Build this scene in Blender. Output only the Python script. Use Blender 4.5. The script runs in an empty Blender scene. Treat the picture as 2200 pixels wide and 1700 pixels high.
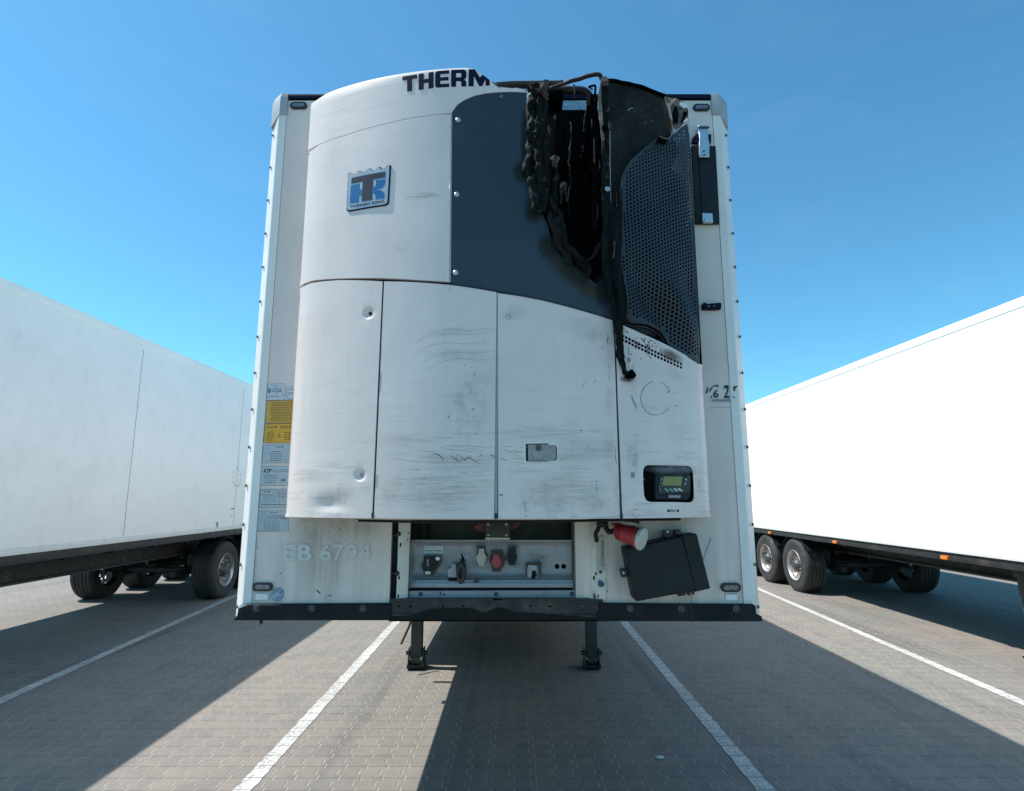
import bpy, bmesh, math, random
from mathutils import Vector, noise, Matrix
from mathutils.geometry import delaunay_2d_cdt
random.seed(7)
PI = math.pi
sc = bpy.context.scene
col = sc.collection

# ------------------------------------------------------------------ camera, sky, sun
H = 1.85; PITCH = math.radians(9.73); F = 1260.0
cam = bpy.data.cameras.new('camera'); camo = bpy.data.objects.new('camera', cam); col.objects.link(camo)
camo.location = (0, 0, H); camo.rotation_euler = (PI/2 + PITCH, 0, 0)
cam.sensor_width = 36; cam.lens = 36*F/2200; cam.clip_end = 2000; cam.clip_start = .05
sc.camera = camo
SX, SY = .63, -.05                       # ground shift of a shadow per metre of height
sunv = Vector((-SX, -SY, 1)).normalized()
elev = math.asin(sunv.z); azim = math.atan2(sunv.x, sunv.y)
world = bpy.data.worlds.new('World'); sc.world = world; world.use_nodes = True
wn = world.node_tree
sky = wn.nodes.new('ShaderNodeTexSky'); sky.sky_type = 'NISHITA'; sky.sun_disc = False
sky.sun_elevation = elev; sky.sun_rotation = azim
sky.altitude = 0; sky.air_density = 1.0; sky.dust_density = 0.3; sky.ozone_density = 5.0
wn.nodes['Background'].inputs['Strength'].default_value = .15
tint = wn.nodes.new('ShaderNodeMix'); tint.data_type = 'RGBA'; tint.blend_type = 'MULTIPLY'; tint.inputs[0].default_value = 1; tint.inputs[7].default_value = (.54, 1.0, .985, 1)
wn.links.new(sky.outputs[0], tint.inputs[6])
tc = wn.nodes.new('ShaderNodeTexCoord'); mp = wn.nodes.new('ShaderNodeMapping'); mp.inputs['Scale'].default_value = (1.6, 1.6, 5.5); mp.inputs['Rotation'].default_value = (.35, .2, 0); wn.links.new(tc.outputs['Generated'], mp.inputs[0])
cn = wn.nodes.new('ShaderNodeTexNoise'); cn.inputs['Scale'].default_value = 3.2; cn.inputs['Detail'].default_value = 9; cn.inputs['Roughness'].default_value = .62; cn.inputs['Distortion'].default_value = .4; wn.links.new(mp.outputs[0], cn.inputs['Vector'])
cr = wn.nodes.new('ShaderNodeMapRange'); wn.links.new(cn.outputs[0], cr.inputs[0]); cr.inputs[1].default_value = .52; cr.inputs[2].default_value = .80; cr.inputs[3].default_value = 0; cr.inputs[4].default_value = .03
cl = wn.nodes.new('ShaderNodeMix'); cl.data_type = 'RGBA'; wn.links.new(cr.outputs[0], cl.inputs[0]); wn.links.new(tint.outputs[2], cl.inputs[6]); cl.inputs[7].default_value = (5.2, 6.2, 6.8, 1)
wn.links.new(cl.outputs[2], wn.nodes['Background'].inputs[0])
sl = bpy.data.lights.new('sun', 'SUN'); sl.energy = 5.0; sl.angle = math.radians(.53); sl.color = (1, .955, .89)
so = bpy.data.objects.new('sun', sl); col.objects.link(so); so.rotation_euler = sunv.to_track_quat('Z', 'Y').to_euler()
so.location = (0, 0, 10)
sc.view_settings.view_transform = 'Standard'; sc.view_settings.look = 'None'; sc.view_settings.gamma = 1
sc.view_settings.exposure = 0.40

# ------------------------------------------------------------------ image maths used while measuring
cp, sp = math.cos(PITCH), math.sin(PITCH)
def ray(px, py):
    a = (px-1100)/F; b = (850-py)/F
    return Vector((a, cp - b*sp, sp + b*cp))
def PY(px, py, Y): d = ray(px, py); t = Y/d.y; return Vector((d.x*t, Y, H+d.z*t))
def PX(px, py, X): d = ray(px, py); t = X/d.x; return Vector((X, d.y*t, H+d.z*t))
def PG(px, py, z=0): d = ray(px, py); t = (z-H)/d.z; return Vector((d.x*t, d.y*t, z))
def zoomer(x0, y0, s): return lambda x, y: (x0+x*s, y0+y*s)
z1 = zoomer(460, 100, .3259); z2 = zoomer(1100, 100, .3259); z3 = zoomer(460, 600, .3259); z4 = zoomer(1100, 600, .3259)
z5 = zoomer(460, 1080, .3674); z6 = zoomer(1100, 1080, .3674)
yt = zoomer(1050, 140, .154); yc = zoomer(1270, 140, .1659); yh = zoomer(1100, 380, .1896); yg = zoomer(1280, 560, .16)
yk = zoomer(1460, 180, .2015); yd = zoomer(1340, 960, .1185); yb = zoomer(720, 330, .0889); ys = zoomer(540, 810, .2016)
ya = zoomer(820, 1100, .148); yr = zoomer(1060, 1100, .148); yx = zoomer(1240, 1100, .148); ye = zoomer(490, 1130, .1648)
yl = zoomer(820, 1300, .238); yn = zoomer(1500, 810, .1126)
def Z(z, *pts): return [z(*p) for p in pts]

# ------------------------------------------------------------------ surfaces
WY = 3.05
PT = [(0, 0), (.15, .003), (.277, .012), (.4, .028), (.52, .051), (.65, .085), (.78, .13), (.925, .195), (1.034, .275)]
UC = -.068
def prof(x):
    u = abs(x-UC)
    if u >= PT[-1][0]: return 2.625+PT[-1][1]
    for i in range(len(PT)-1):
        if u <= PT[i+1][0]:
            p0 = PT[max(i-1, 0)][1]; p1 = PT[i][1]; p2 = PT[i+1][1]; p3 = PT[min(i+2, len(PT)-1)][1]
            h = PT[i+1][0]-PT[i][0]; t = (u-PT[i][0])/h
            m1 = (p2-p0)/(PT[i+1][0]-PT[max(i-1, 0)][0]) if i else 0
            m2 = (p3-p1)/(PT[min(i+2, len(PT)-1)][0]-PT[i][0])
            t2, t3 = t*t, t*t*t
            return 2.625 + (2*t3-3*t2+1)*p1+(t3-2*t2+t)*h*m1+(-2*t3+3*t2)*p2+(t3-t2)*h*m2
class Unit:
    def __init__(s, bump=None): s.bump = bump
    def xz(s, px, py):
        Y = 2.7
        for _ in range(30): p = PY(px, py, Y); Y = prof(p.x)
        return (p.x, p.z)
    def at(s, x, z, o):
        xl, xr = UC-1.034, UC+1.034
        if s.bump: o = o+s.bump(x, z)
        if x < xl:
            d = xl-x; return Vector((xl-.10*d-o, 2.9+.97*d, z))
        if x > xr:
            d = x-xr; return Vector((xr+.10*d+o, 2.9+.97*d, z))
        e = .004
        s_ = (prof(min(x+e, xr))-prof(max(x-e, xl)))/(min(x+e, xr)-max(x-e, xl))
        n = Vector((s_, -1, 0)).normalized()
        return Vector((x, prof(x), z))+n*o
class Wall:
    def __init__(s, Y=WY, k=0, x0=0, m=0, z0=3, bump=None): s.Y = Y; s.k = k; s.x0 = x0; s.m = m; s.z0 = z0; s.bump = bump
    def xz(s, px, py):
        Y = s.Y
        for _ in range(12): p = PY(px, py, Y); Y = s.Y+s.k*(p.x-s.x0)+s.m*(p.z-s.z0)
        return (p.x, p.z)
    def at(s, x, z, o):
        if s.bump: o = o+s.bump(x, z)
        return Vector((x, s.Y+s.k*(x-s.x0)+s.m*(z-s.z0)-o, z))
class Side:          # a plane x = X, its 2-D coordinates are (y, z)
    def __init__(s, X, sgn): s.X = X; s.sgn = sgn
    def at(s, y, z, o): return Vector((s.X+s.sgn*o, y, z))
class Floor:
    def at(s, x, y, o): return Vector((x, y, o))
UNIT = Unit(); WALL = Wall()

# ------------------------------------------------------------------ mesh helpers
ORG = {}
def inside(p, poly):
    c = False; x, y = p; n = len(poly); j = n-1
    for i in range(n):
        a, b = poly[i], poly[j]
        if (a[1] > y) != (b[1] > y) and x < (b[0]-a[0])*(y-a[1])/(b[1]-a[1])+a[0]: c = not c
        j = i
    return c
def dens(loop, step):
    out = []
    for i, a in enumerate(loop):
        b = loop[(i+1) % len(loop)]; L = math.hypot(b[0]-a[0], b[1]-a[1]); n = max(1, int(math.ceil(L/step)))
        for k in range(n): out.append((a[0]+(b[0]-a[0])*k/n, a[1]+(b[1]-a[1])*k/n))
    return out
def jag(pts, amp, n=5, seed=1):          # ragged open polyline
    r = random.Random(seed); out = []
    for a, b in zip(pts, pts[1:]):
        for k in range(n):
            t = k/n; j = amp if (k or True) else 0
            out.append((a[0]+(b[0]-a[0])*t+r.uniform(-j, j), a[1]+(b[1]-a[1])*t+r.uniform(-j, j)))
    out.append(pts[-1]); return out
def stad(cx, cy, w, h, n=8, r=None):     # rounded rectangle, centre and full sizes
    r = min(w, h)/2 if r is None else r; out = []
    for (sx, sy, a0) in ((1, 1, 0), (-1, 1, 90), (-1, -1, 180), (1, -1, 270)):
        for k in range(n+1):
            a = math.radians(a0+90*k/n); out.append((cx+sx*(w/2-r)+r*math.cos(a), cy+sy*(h/2-r)+r*math.sin(a)))
    return out
def circ(cx, cy, r, n=12, ry=None): return [(cx+r*math.cos(2*PI*k/n), cy+(ry or r)*math.sin(2*PI*k/n)) for k in range(n)]
def rect(x0, y0, x1, y1): return [(x0, y0), (x1, y0), (x1, y1), (x0, y1)]
class MB:
    def __init__(s): s.v = []; s.f = []
    def sheet(s, outer, surf, front=.003, thick=.003, holes=(), grid=0, step=None, convex_holes=True):
        outer = dens(outer, step or grid or 9)
        V = [Vector(p) for p in outer]; n0 = len(V); tag = [-1]*n0
        E = [(i, (i+1) % n0) for i in range(n0)]
        for hi, h in enumerate(holes):
            b = len(V); V += [Vector(p) for p in h]; tag += [hi]*len(h); E += [(b+i, b+(i+1) % len(h)) for i in range(len(h))]
        if grid:
            xs = [p[0] for p in outer]; ys = [p[1] for p in outer]
            x = min(xs)+grid*.5
            while x < max(xs):
                y = min(ys)+grid*.5
                while y < max(ys):
                    q = (x+random.uniform(-.02, .02)*grid, y)
                    if inside(q, outer) and not any(inside(q, h) for h in holes) : V.append(Vector(q)); tag.append(-2)
                    y += grid
                x += grid
        r = delaunay_2d_cdt(V, E, [], 0, 1e-6)
        P, Fc, ov = r[0], r[2], r[3]
        T = [tag[o[0]] if o else -1 for o in ov]
        keep = []
        for f in Fc:
            t = {T[i] for i in f}
            if convex_holes and len(t) == 1 and list(t)[0] >= 0: continue
            c = (sum(P[i].x for i in f)/len(f), sum(P[i].y for i in f)/len(f))
            if not inside(c, outer): continue
            if holes and not convex_holes and any(inside(c, h) for h in holes): continue
            keep.append(list(f))
        used = sorted({i for f in keep for i in f}); m = {i: k for k, i in enumerate(used)}; b = len(s.v); n = len(used)
        A = [surf.at(P[i].x, P[i].y, front) for i in used]
        s.v += A
        keep = [[m[i] for i in f] for f in keep]
        fr = [[b+i for i in f] for f in keep]
        s.f += fr
        if thick:
            s.v += [surf.at(P[i].x, P[i].y, front-thick) for i in used]
            s.f += [[b+n+i for i in reversed(f)] for f in keep]
            cnt = {}
            for f in keep:
                for i in range(len(f)):
                    a, c = f[i], f[(i+1) % len(f)]; cnt[(a, c)] = 1
            for (a, c) in cnt:
                if (c, a) not in cnt: s.f.append([b+c, b+a, b+n+a, b+n+c])
        return s
    def px(s, pts, surf, front=.003, thick=.003, holes=(), grid=0, step=None, convex_holes=True):
        return s.sheet([surf.xz(*p) for p in pts], surf, front, thick, [[surf.xz(*p) for p in h] for h in holes], grid, step, convex_holes)
    def box(s, a, b, bev=0):
        x0, y0, z0 = a; x1, y1, z1_ = b; n = len(s.v)
        if bev:
            e = bev; bm = bmesh.new(); bmesh.ops.create_cube(bm, size=1)
            for v in bm.verts: v.co = Vector(((x0+x1)/2+v.co.x*(x1-x0), (y0+y1)/2+v.co.y*(y1-y0), (z0+z1_)/2+v.co.z*(z1_-z0)))
            bmesh.ops.bevel(bm, geom=bm.edges[:], offset=e, segments=2, affect='EDGES', profile=.6)
            s.add_bm(bm); return s
        s.v += [Vector(q) for q in ((x0, y0, z0), (x1, y0, z0), (x1, y1, z0), (x0, y1, z0), (x0, y0, z1_), (x1, y0, z1_), (x1, y1, z1_), (x0, y1, z1_))]
        s.f += [[n+i for i in q] for q in ((0, 3, 2, 1), (4, 5, 6, 7), (0, 1, 5, 4), (1, 2, 6, 5), (2, 3, 7, 6), (3, 0, 4, 7))]
        return s
    def add_bm(s, bm):
        n = len(s.v); bm.verts.index_update(); s.v += [v.co.copy() for v in bm.verts]; s.f += [[n+v.index for v in f.verts] for f in bm.faces]; bm.free()
    def tube(s, pts, r, n=10, cap=True):
        pts = [Vector(p) for p in pts]; b = len(s.v); rs = r if isinstance(r, (list, tuple)) else [r]*len(pts)
        up = Vector((0, 0, 1)); pu = None
        for i, p in enumerate(pts):
            t = (pts[min(i+1, len(pts)-1)]-pts[max(i-1, 0)]).normalized()
            if pu is None: pu = t.orthogonal().normalized()
            u = (pu-t*pu.dot(t)).normalized(); w = t.cross(u); pu = u
            for k in range(n): a = 2*PI*k/n; s.v.append(p+(u*math.cos(a)+w*math.sin(a))*rs[i])
        for i in range(len(pts)-1):
            for k in range(n): s.f.append([b+i*n+k, b+i*n+(k+1) % n, b+(i+1)*n+(k+1) % n, b+(i+1)*n+k])
        if cap: s.f.append([b+k for k in reversed(range(n))]); s.f.append([b+(len(pts)-1)*n+k for k in range(n)])
        return s
    def lathe(s, prf, c, axis='Y', n=24, cap=True):   # prf: (r, t) along axis
        b = len(s.v); c = Vector(c)
        for r, t in prf:
            for k in range(n):
                a = 2*PI*k/n; ca, sa = r*math.cos(a), r*math.sin(a)
                s.v.append(c+(Vector((ca, t, sa)) if axis == 'Y' else Vector((t, ca, sa)) if axis == 'X' else Vector((ca, sa, t))))
        for i in range(len(prf)-1):
            for k in range(n): s.f.append([b+i*n+k, b+i*n+(k+1) % n, b+(i+1)*n+(k+1) % n, b+(i+1)*n+k])
        if cap:
            s.f.append([b+k for k in reversed(range(n))]); s.f.append([b+(len(prf)-1)*n+k for k in range(n)])
        return s
    def text(s, txt, place, surf, front=.0035, bold=0.0, wide=1.0, tight=1.0):
        cu = bpy.data.curves.new('t', 'FONT'); cu.body = txt; cu.size = 1; cu.offset = bold; cu.resolution_u = 4; cu.space_character = tight
        o = bpy.data.objects.new('t', cu); col.objects.link(o); bpy.context.view_layer.update()
        me = o.evaluated_get(bpy.context.evaluated_depsgraph_get()).to_mesh()
        xs = [v.co.x for v in me.vertices]; yy = [v.co.y for v in me.vertices]
        if xs:
            x0, x1 = min(xs), max(xs); y0, y1 = min(yy), max(yy); b = len(s.v)
            for v in me.vertices:
                q = place((v.co.x-x0)/(x1-x0), (v.co.y-y0)/(y1-y0)); x, z = surf.xz(*q); s.v.append(surf.at(x, z, front))
            for f in me.polygons: s.f.append([b+i for i in f.vertices])
        bpy.data.objects.remove(o); bpy.data.curves.remove(cu); return s
    def xform(s, M): s.v = [M @ v for v in s.v]; return s
    def build(s, name, m, parent=None, bevel=0, smooth=35, label=None, world=True, fix=True):
        me = bpy.data.meshes.new(name); org = ORG.get(parent.name, Vector()) if parent and world else Vector()
        me.from_pydata([tuple(Vector(v)-org) for v in s.v], [], s.f); me.update()
        if fix:
            bm = bmesh.new(); bm.from_mesh(me); bmesh.ops.recalc_face_normals(bm, faces=bm.faces[:]); bm.to_mesh(me); bm.free()
        me.materials.append(MAT[m] if isinstance(m, str) else m)
        if smooth:
            me.shade_smooth(); me.set_sharp_from_angle(angle=math.radians(smooth))
        o = bpy.data.objects.new(name, me); col.objects.link(o)
        if parent: o.parent = parent; ORG[o.name] = ORG.get(parent.name, Vector())
        if bevel:
            md = o.modifiers.new('bevel', 'BEVEL'); md.width = bevel; md.segments = 2; md.limit_method = 'ANGLE'; md.angle_limit = math.radians(60); md.harden_normals = False
        if label: o['label'] = label
        return o
def quadplace(tl, tr, bl, br):
    def f(u, v):
        top = (tl[0]+(tr[0]-tl[0])*u, tl[1]+(tr[1]-tl[1])*u); bot = (bl[0]+(br[0]-bl[0])*u, bl[1]+(br[1]-bl[1])*u)
        return (bot[0]+(top[0]-bot[0])*v, bot[1]+(top[1]-bot[1])*v)
    return f
def thing(name, label, cat, loc=(0, 0, 0), group=None):
    o = bpy.data.objects.new(name, None); col.objects.link(o); o.location = loc; o['label'] = label; o['category'] = cat
    o.empty_display_size = .2
    if group: o['group'] = group
    ORG[o.name] = Vector(loc); return o
def tag(o, label, cat, group=None):
    o['label'] = label; o['category'] = cat
    if group: o['group'] = group
    return o

# ------------------------------------------------------------------ materials
MAT = {}
class N:
    def __init__(s, name):
        m = bpy.data.materials.new(name); m.use_nodes = True; s.m = m; s.t = m.node_tree; s.b = s.t.nodes['Principled BSDF']; MAT[name] = m
        s.co = s.t.nodes.new('ShaderNodeTexCoord').outputs['Object']
    def nd(s, k, **kw):
        n = s.t.nodes.new(k)
        for a, b in kw.items(): setattr(n, a, b)
        return n
    def set(s, sock, v):
        if isinstance(v, (int, float)): sock.default_value = v
        elif isinstance(v, (tuple, list)): sock.default_value = tuple(v)+((1,) if len(v) == 3 and sock.type == 'RGBA' else ())
        else: s.t.links.new(v, sock)
    def M(s, op, a, b=0, c=0, clamp=False):
        n = s.nd('ShaderNodeMath', operation=op, use_clamp=clamp); s.set(n.inputs[0], a); s.set(n.inputs[1], b); s.set(n.inputs[2], c); return n.outputs[0]
    def sep(s, v):
        n = s.nd('ShaderNodeSeparateXYZ'); s.set(n.inputs[0], v); return n.outputs
    def comb(s, x, y, z):
        n = s.nd('ShaderNodeCombineXYZ'); s.set(n.inputs[0], x); s.set(n.inputs[1], y); s.set(n.inputs[2], z); return n.outputs[0]
    def map(s, scale, v=None, loc=(0, 0, 0), rot=(0, 0, 0)):
        n = s.nd('ShaderNodeMapping'); s.set(n.inputs[0], v or s.co); n.inputs['Scale'].default_value = scale; n.inputs['Location'].default_value = loc; n.inputs['Rotation'].default_value = rot; return n.outputs[0]
    def noise(s, scale, detail=4, rough=.55, v=None, dist=0):
        n = s.nd('ShaderNodeTexNoise'); s.set(n.inputs['Vector'], v or s.co); n.inputs['Scale'].default_value = scale; n.inputs['Detail'].default_value = detail; n.inputs['Roughness'].default_value = rough; n.inputs['Distortion'].default_value = dist; return n.outputs[0]
    def ramp(s, v, lo, hi, a=0., b=1.):
        n = s.nd('ShaderNodeMapRange', clamp=True); s.set(n.inputs[0], v)
        for i, q in enumerate((lo, hi, a, b)): n.inputs[i+1].default_value = q
        return n.outputs[0]
    def mix(s, f, a, b, mode='MIX'):
        n = s.nd('ShaderNodeMix', data_type='RGBA', blend_type=mode); s.set(n.inputs[0], f); s.set(n.inputs[6], a); s.set(n.inputs[7], b); return n.outputs[2]
    def bump(s, h, strength=.3, dist=.01):
        n = s.nd('ShaderNodeBump'); n.inputs['Strength'].default_value = strength; n.inputs['Distance'].default_value = dist; s.set(n.inputs['Height'], h); s.t.links.new(n.outputs[0], s.b.inputs['Normal']); return n
    def out(s, c, rough=.5, metal=0, coat=0, spec=.5):
        s.set(s.b.inputs['Base Color'], c); s.set(s.b.inputs['Roughness'], rough); s.set(s.b.inputs['Metallic'], metal); s.b.inputs['Coat Weight'].default_value = coat; s.b.inputs['Specular IOR Level'].default_value = spec
        return s.m
def simple(name, c, rough=.5, metal=0, var=.25, scale=12, bump=0, coat=0, spec=.5, dirt=None, dirtamt=.5):
    n = N(name); a = n.noise(scale, 5); f = n.ramp(a, .3, .7)
    cc = n.mix(f, tuple(x*(1-var) for x in c), tuple(min(1, x*(1+var*.6)) for x in c))
    if dirt:
        d = n.noise(4, 8, .7, n.map((1.5, 1.5, 1.1))); cc = n.mix(n.ramp(d, .52, .72, 0, dirtamt), cc, dirt)
    if bump: n.bump(n.noise(scale*6, 3), bump, .004)
    r = n.ramp(n.noise(scale*.7, 3), .3, .7, max(.05, rough-.08), min(1, rough+.1))
    return n.out(cc, r, metal, coat, spec)

# painted plastic of the refrigeration unit: horizontal rub marks and a dirty lower half
n = N('unit_white')
x, y, z = n.sep(n.co)
big = n.ramp(n.noise(2.2, 5, .6), .3, .75)
c = n.mix(big, (.69, .595, .55), (.81, .705, .66))
low = n.ramp(z, .75, .05)                                     # grime is thicker near the bottom edge
rub = n.noise(1, 8, .72, n.map((3.2, 3.2, 42)))
rubm = n.M('MULTIPLY', n.ramp(rub, .54, .68), n.ramp(low, .0, .9, .08, .75))
c = n.mix(rubm, c, (.42, .43, .43))
sm = n.M('MULTIPLY', n.ramp(n.noise(5.5, 9, .75), .58, .72), n.ramp(low, 0, 1, .12, .55))
c = n.mix(sm, c, (.36, .36, .35))
sp_ = n.M('MULTIPLY', n.ramp(n.noise(48, 3, .6), .70, .74), n.ramp(low, .2, .8, .0, .8))
c = n.mix(sp_, c, (.12, .12, .12))
st = n.noise(1, 4, .6, n.map((26, 26, 1.6)))
c = n.mix(n.ramp(st, .55, .75, 0, .13), c, (.45, .43, .40))
n.bump(n.noise(1.6, 2), .12, .02)
n.out(c, n.ramp(rub, .4, .7, .30, .48), 0, .25)

n = N('wall_white')
x, y, z = n.sep(n.co)
c = n.mix(n.ramp(n.noise(1.7, 6, .6), .3, .7), (.64, .57, .52), (.755, .675, .625))
st = n.noise(1, 5, .6, n.map((17, 17, .9)))
lowm = n.ramp(z, 1.95, 1.25)
stm = n.M('MULTIPLY', n.ramp(st, .40, .66), n.ramp(lowm, 0, 1, .12, .62))
c = n.mix(stm, c, (.43, .385, .335))
sg = n.ramp(n.noise(11, 10, .8), .60, .72, 0, .35)
c = n.mix(sg, c, (.33, .33, .31))
n.bump(n.noise(3, 2), .05, .01)
n.out(c, .42, 0, .1)

simple('side_white', (.93, .92, .89), .35, var=.05, scale=1.2, dirt=(.6, .6, .57), dirtamt=.25)
simple('post_paint', (.76, .76, .73), .38, var=.05, scale=5, dirt=(.5, .5, .48), dirtamt=.35)
simple('post_cream', (.66, .64, .56), .5, var=.1, scale=9, dirt=(.25, .21, .15), dirtamt=.55)
simple('cap_grey', (.36, .38, .40), .45, var=.12, scale=14)
simple('rail_black', (.018, .020, .026), .45, var=.3, scale=20, spec=.4)
simple('rubber', (.010, .012, .016), .7, var=.3, scale=14, dirt=(.05, .048, .044), dirtamt=.3, spec=.25)
simple('tyre', (.030, .030, .031), .75, var=.3, scale=10, dirt=(.12, .11, .10), dirtamt=.5)
simple('black_plastic', (.010, .015, .018), .55, var=.25, scale=8, dirt=(.03, .034, .034), dirtamt=.4, spec=.3)
simple('bolt_steel', (.33, .33, .33), .4, 1, var=.3, scale=30)
simple('dark_bolt', (.10, .10, .11), .5, .6, var=.3, scale=30)
simple('steel', (.62, .63, .65), .33, .9, var=.12, scale=20)
simple('galvanised', (.42, .45, .46), .4, .7, var=.5, scale=75)
simple('panel_lilac', (.33, .35, .38), .42, .25, var=.12, scale=3.5, dirt=(.12, .12, .13), dirtamt=.6)
simple('chassis', (.024, .025, .027), .6, var=.3, scale=10, dirt=(.10, .085, .06), dirtamt=.6, bump=.2)
simple('rust_beam', (.035, .034, .034), .75, var=.5, scale=9, dirt=(.13, .11, .085), dirtamt=.8, bump=.3)
simple('leg_paint', (.035, .034, .034), .5, var=.3, scale=9, dirt=(.10, .075, .05), dirtamt=.7)
simple('grease', (.012, .012, .012), .18, var=.4, scale=20, bump=.5)
simple('rust_pipe', (.018, .010, .0075), .75, var=.5, scale=18, bump=.5)
simple('brown_pipe', (.05, .036, .032), .6, var=.35, scale=10, bump=.3, dirt=(.04, .03, .03), dirtamt=.7)
simple('char', (.003, .003, .0035), .85, var=.6, scale=25, bump=.6, spec=0)
simple('soot_gap_black', (.004, .004, .005), .95, var=.5, scale=6, spec=.1)  # soot on burnt parts, and black standing in for shade behind holes
simple('burnt_plastic', (.006, .009, .009), .6, var=.7, scale=16, bump=1.0, dirt=(.020, .021, .018), dirtamt=.6, spec=.12)
simple('burnt_brown', (.014, .0115, .011), .7, var=.7, scale=22, bump=1.0, dirt=(.035, .029, .026), dirtamt=.6, spec=.12)
simple('ash', (.085, .075, .066), .85, var=.6, scale=30, bump=.8, dirt=(.02, .018, .016), dirtamt=.9, spec=.1)
simple('ash_pale', (.20, .18, .155), .85, var=.6, scale=40, bump=.8, dirt=(.05, .042, .036), dirtamt=.9, spec=.2)
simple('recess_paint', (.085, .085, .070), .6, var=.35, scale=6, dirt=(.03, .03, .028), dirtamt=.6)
simple('oil', (.006, .007, .007), .55, var=.4, scale=10, spec=.2)
simple('latch_tape', (.36, .335, .32), .35, var=.25, scale=40)
simple('olive', (.045, .05, .034), .6, var=.35, scale=14, dirt=(.10, .09, .06), dirtamt=.6, bump=.3)
simple('copper_dull', (.12, .04, .028), .6, .3, var=.4, scale=14)
simple('red_plastic', (.42, .035, .045), .42, var=.25, scale=12, dirt=(.16, .03, .03), dirtamt=.4)
simple('red_cap', (.40, .055, .075), .5, var=.12, scale=12)
simple('white_plastic', (.56, .57, .54), .45, var=.12, scale=16)
simple('cream_cap', (.44, .43, .37), .5, var=.15, scale=16)
simple('lens', (.20, .23, .25), .12, .3, var=.5, scale=60)
simple('lamp_black', (.012, .014, .017), .3, var=.2, scale=20)
simple('orange_lens', (.8, .22, .03), .3, var=.2, scale=60)
simple('navy', (.007, .010, .030), .6, var=.1, scale=9, spec=.12)
simple('ink', (.03, .033, .04), .6, var=.2, scale=30)
simple('ink_grey', (.20, .22, .24), .6, var=.2, scale=30)
simple('ink_brown', (.22, .115, .02), .6, var=.2, scale=30)
simple('ink_blue', (.04, .09, .30), .6, var=.1, scale=30)
simple('ink_red', (.35, .04, .05), .6, var=.1, scale=30)
simple('sticker_white', (.56, .60, .65), .45, var=.05, scale=9)
simple('sticker_grey', (.44, .50, .54), .5, var=.07, scale=9)
simple('sticker_yellow', (.62, .36, .06), .5, var=.07, scale=9)
simple('sticker_amber', (.70, .38, .035), .5, var=.06, scale=9)
simple('ghost_letter', (.61, .61, .585), .45, var=.06, scale=9)
simple('badge_silver', (.42, .44, .46), .32, .5, var=.05, scale=9)
simple('badge_dark', (.045, .062, .085), .65, var=.05, scale=9, spec=.1)
simple('badge_blue', (.008, .15, .36), .6, var=.06, scale=9, spec=.12)
simple('lcd', (.22, .24, .07), .25, var=.06, scale=9)
simple('key_green', (.16, .30, .27), .4, var=.1, scale=9)
simple('blue_smear', (.03, .06, .14), .6, var=.2, scale=9)
simple('red_smear', (.50, .28, .27), .6, var=.2, scale=14)
simple('scuff', (.10, .11, .115), .7, var=.4, scale=40)
simple('scuff_pale', (.36, .37, .37), .6, var=.3, scale=30)
simple('rim', (.52, .50, .47), .38, .85, var=.3, scale=12, dirt=(.18, .13, .09), dirtamt=.8)
simple('pebble', (.6, .6, .58), .7, var=.2, scale=30)

n = N('dark_grille')                                     # moulded anthracite plastic with a fine field of dimples
x, y, z = n.sep(n.co)
c = n.mix(n.ramp(n.noise(2.5, 5), .3, .7), (.020, .036, .052), (.030, .046, .062))
u = n.M('MULTIPLY', x, 95.); v = n.M('MULTIPLY', z, 95.)
fu = n.M('SUBTRACT', n.M('FRACT', u), .5)
fv = n.M('SUBTRACT', n.M('FRACT', n.M('ADD', v, n.M('MULTIPLY', n.M('MODULO', n.M('FLOOR', u), 2.), .5))), .5)
dd = n.M('SQRT', n.M('ADD', n.M('MULTIPLY', fu, fu), n.M('MULTIPLY', fv, fv)))
zone = n.M('MULTIPLY', n.ramp(z, 1.28, 1.33), n.ramp(x, .285, .27))
dot = n.M('MULTIPLY', n.ramp(dd, .36, .26), zone)
c = n.mix(n.M('MULTIPLY', dot, .8), c, (.008, .012, .018))
b = n.ramp(n.noise(3.2, 6, .7), .55, .7, 0, .35)
c = n.mix(b, c, (.055, .065, .065))
n.bump(dot, -.4, .002); n.out(c, .5)

n = N('grille_plastic')
c = n.mix(n.ramp(n.noise(3, 6), .3, .7), (.022, .035, .047), (.036, .052, .064))
c = n.mix(n.ramp(n.noise(2.4, 6, .7), .56, .72, 0, .7), c, (.045, .045, .038))
n.bump(n.noise(20, 3), .1, .003); n.out(c, .5, spec=.35)

n = N('coil')                                            # finned condenser core
x, y, z = n.sep(n.co)
w = n.M('SINE', n.M('MULTIPLY', n.M('ADD', z, n.M('MULTIPLY', x, .12)), 500.))
c = n.mix(n.ramp(n.noise(7, 6, .7), .35, .7), (.004, .006, .007), (.020, .023, .022))
c = n.mix(n.M('MULTIPLY', n.ramp(w, -.2, .8, 0, .6), n.ramp(n.noise(3.5, 4), .35, .6, .15, 1)), c, (.085, .085, .072))
n.bump(w, .8, .003); n.out(c, .6, 0, spec=.15)

n = N('asphalt_dark'); n.out((.05, .05, .05), .9)

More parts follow.
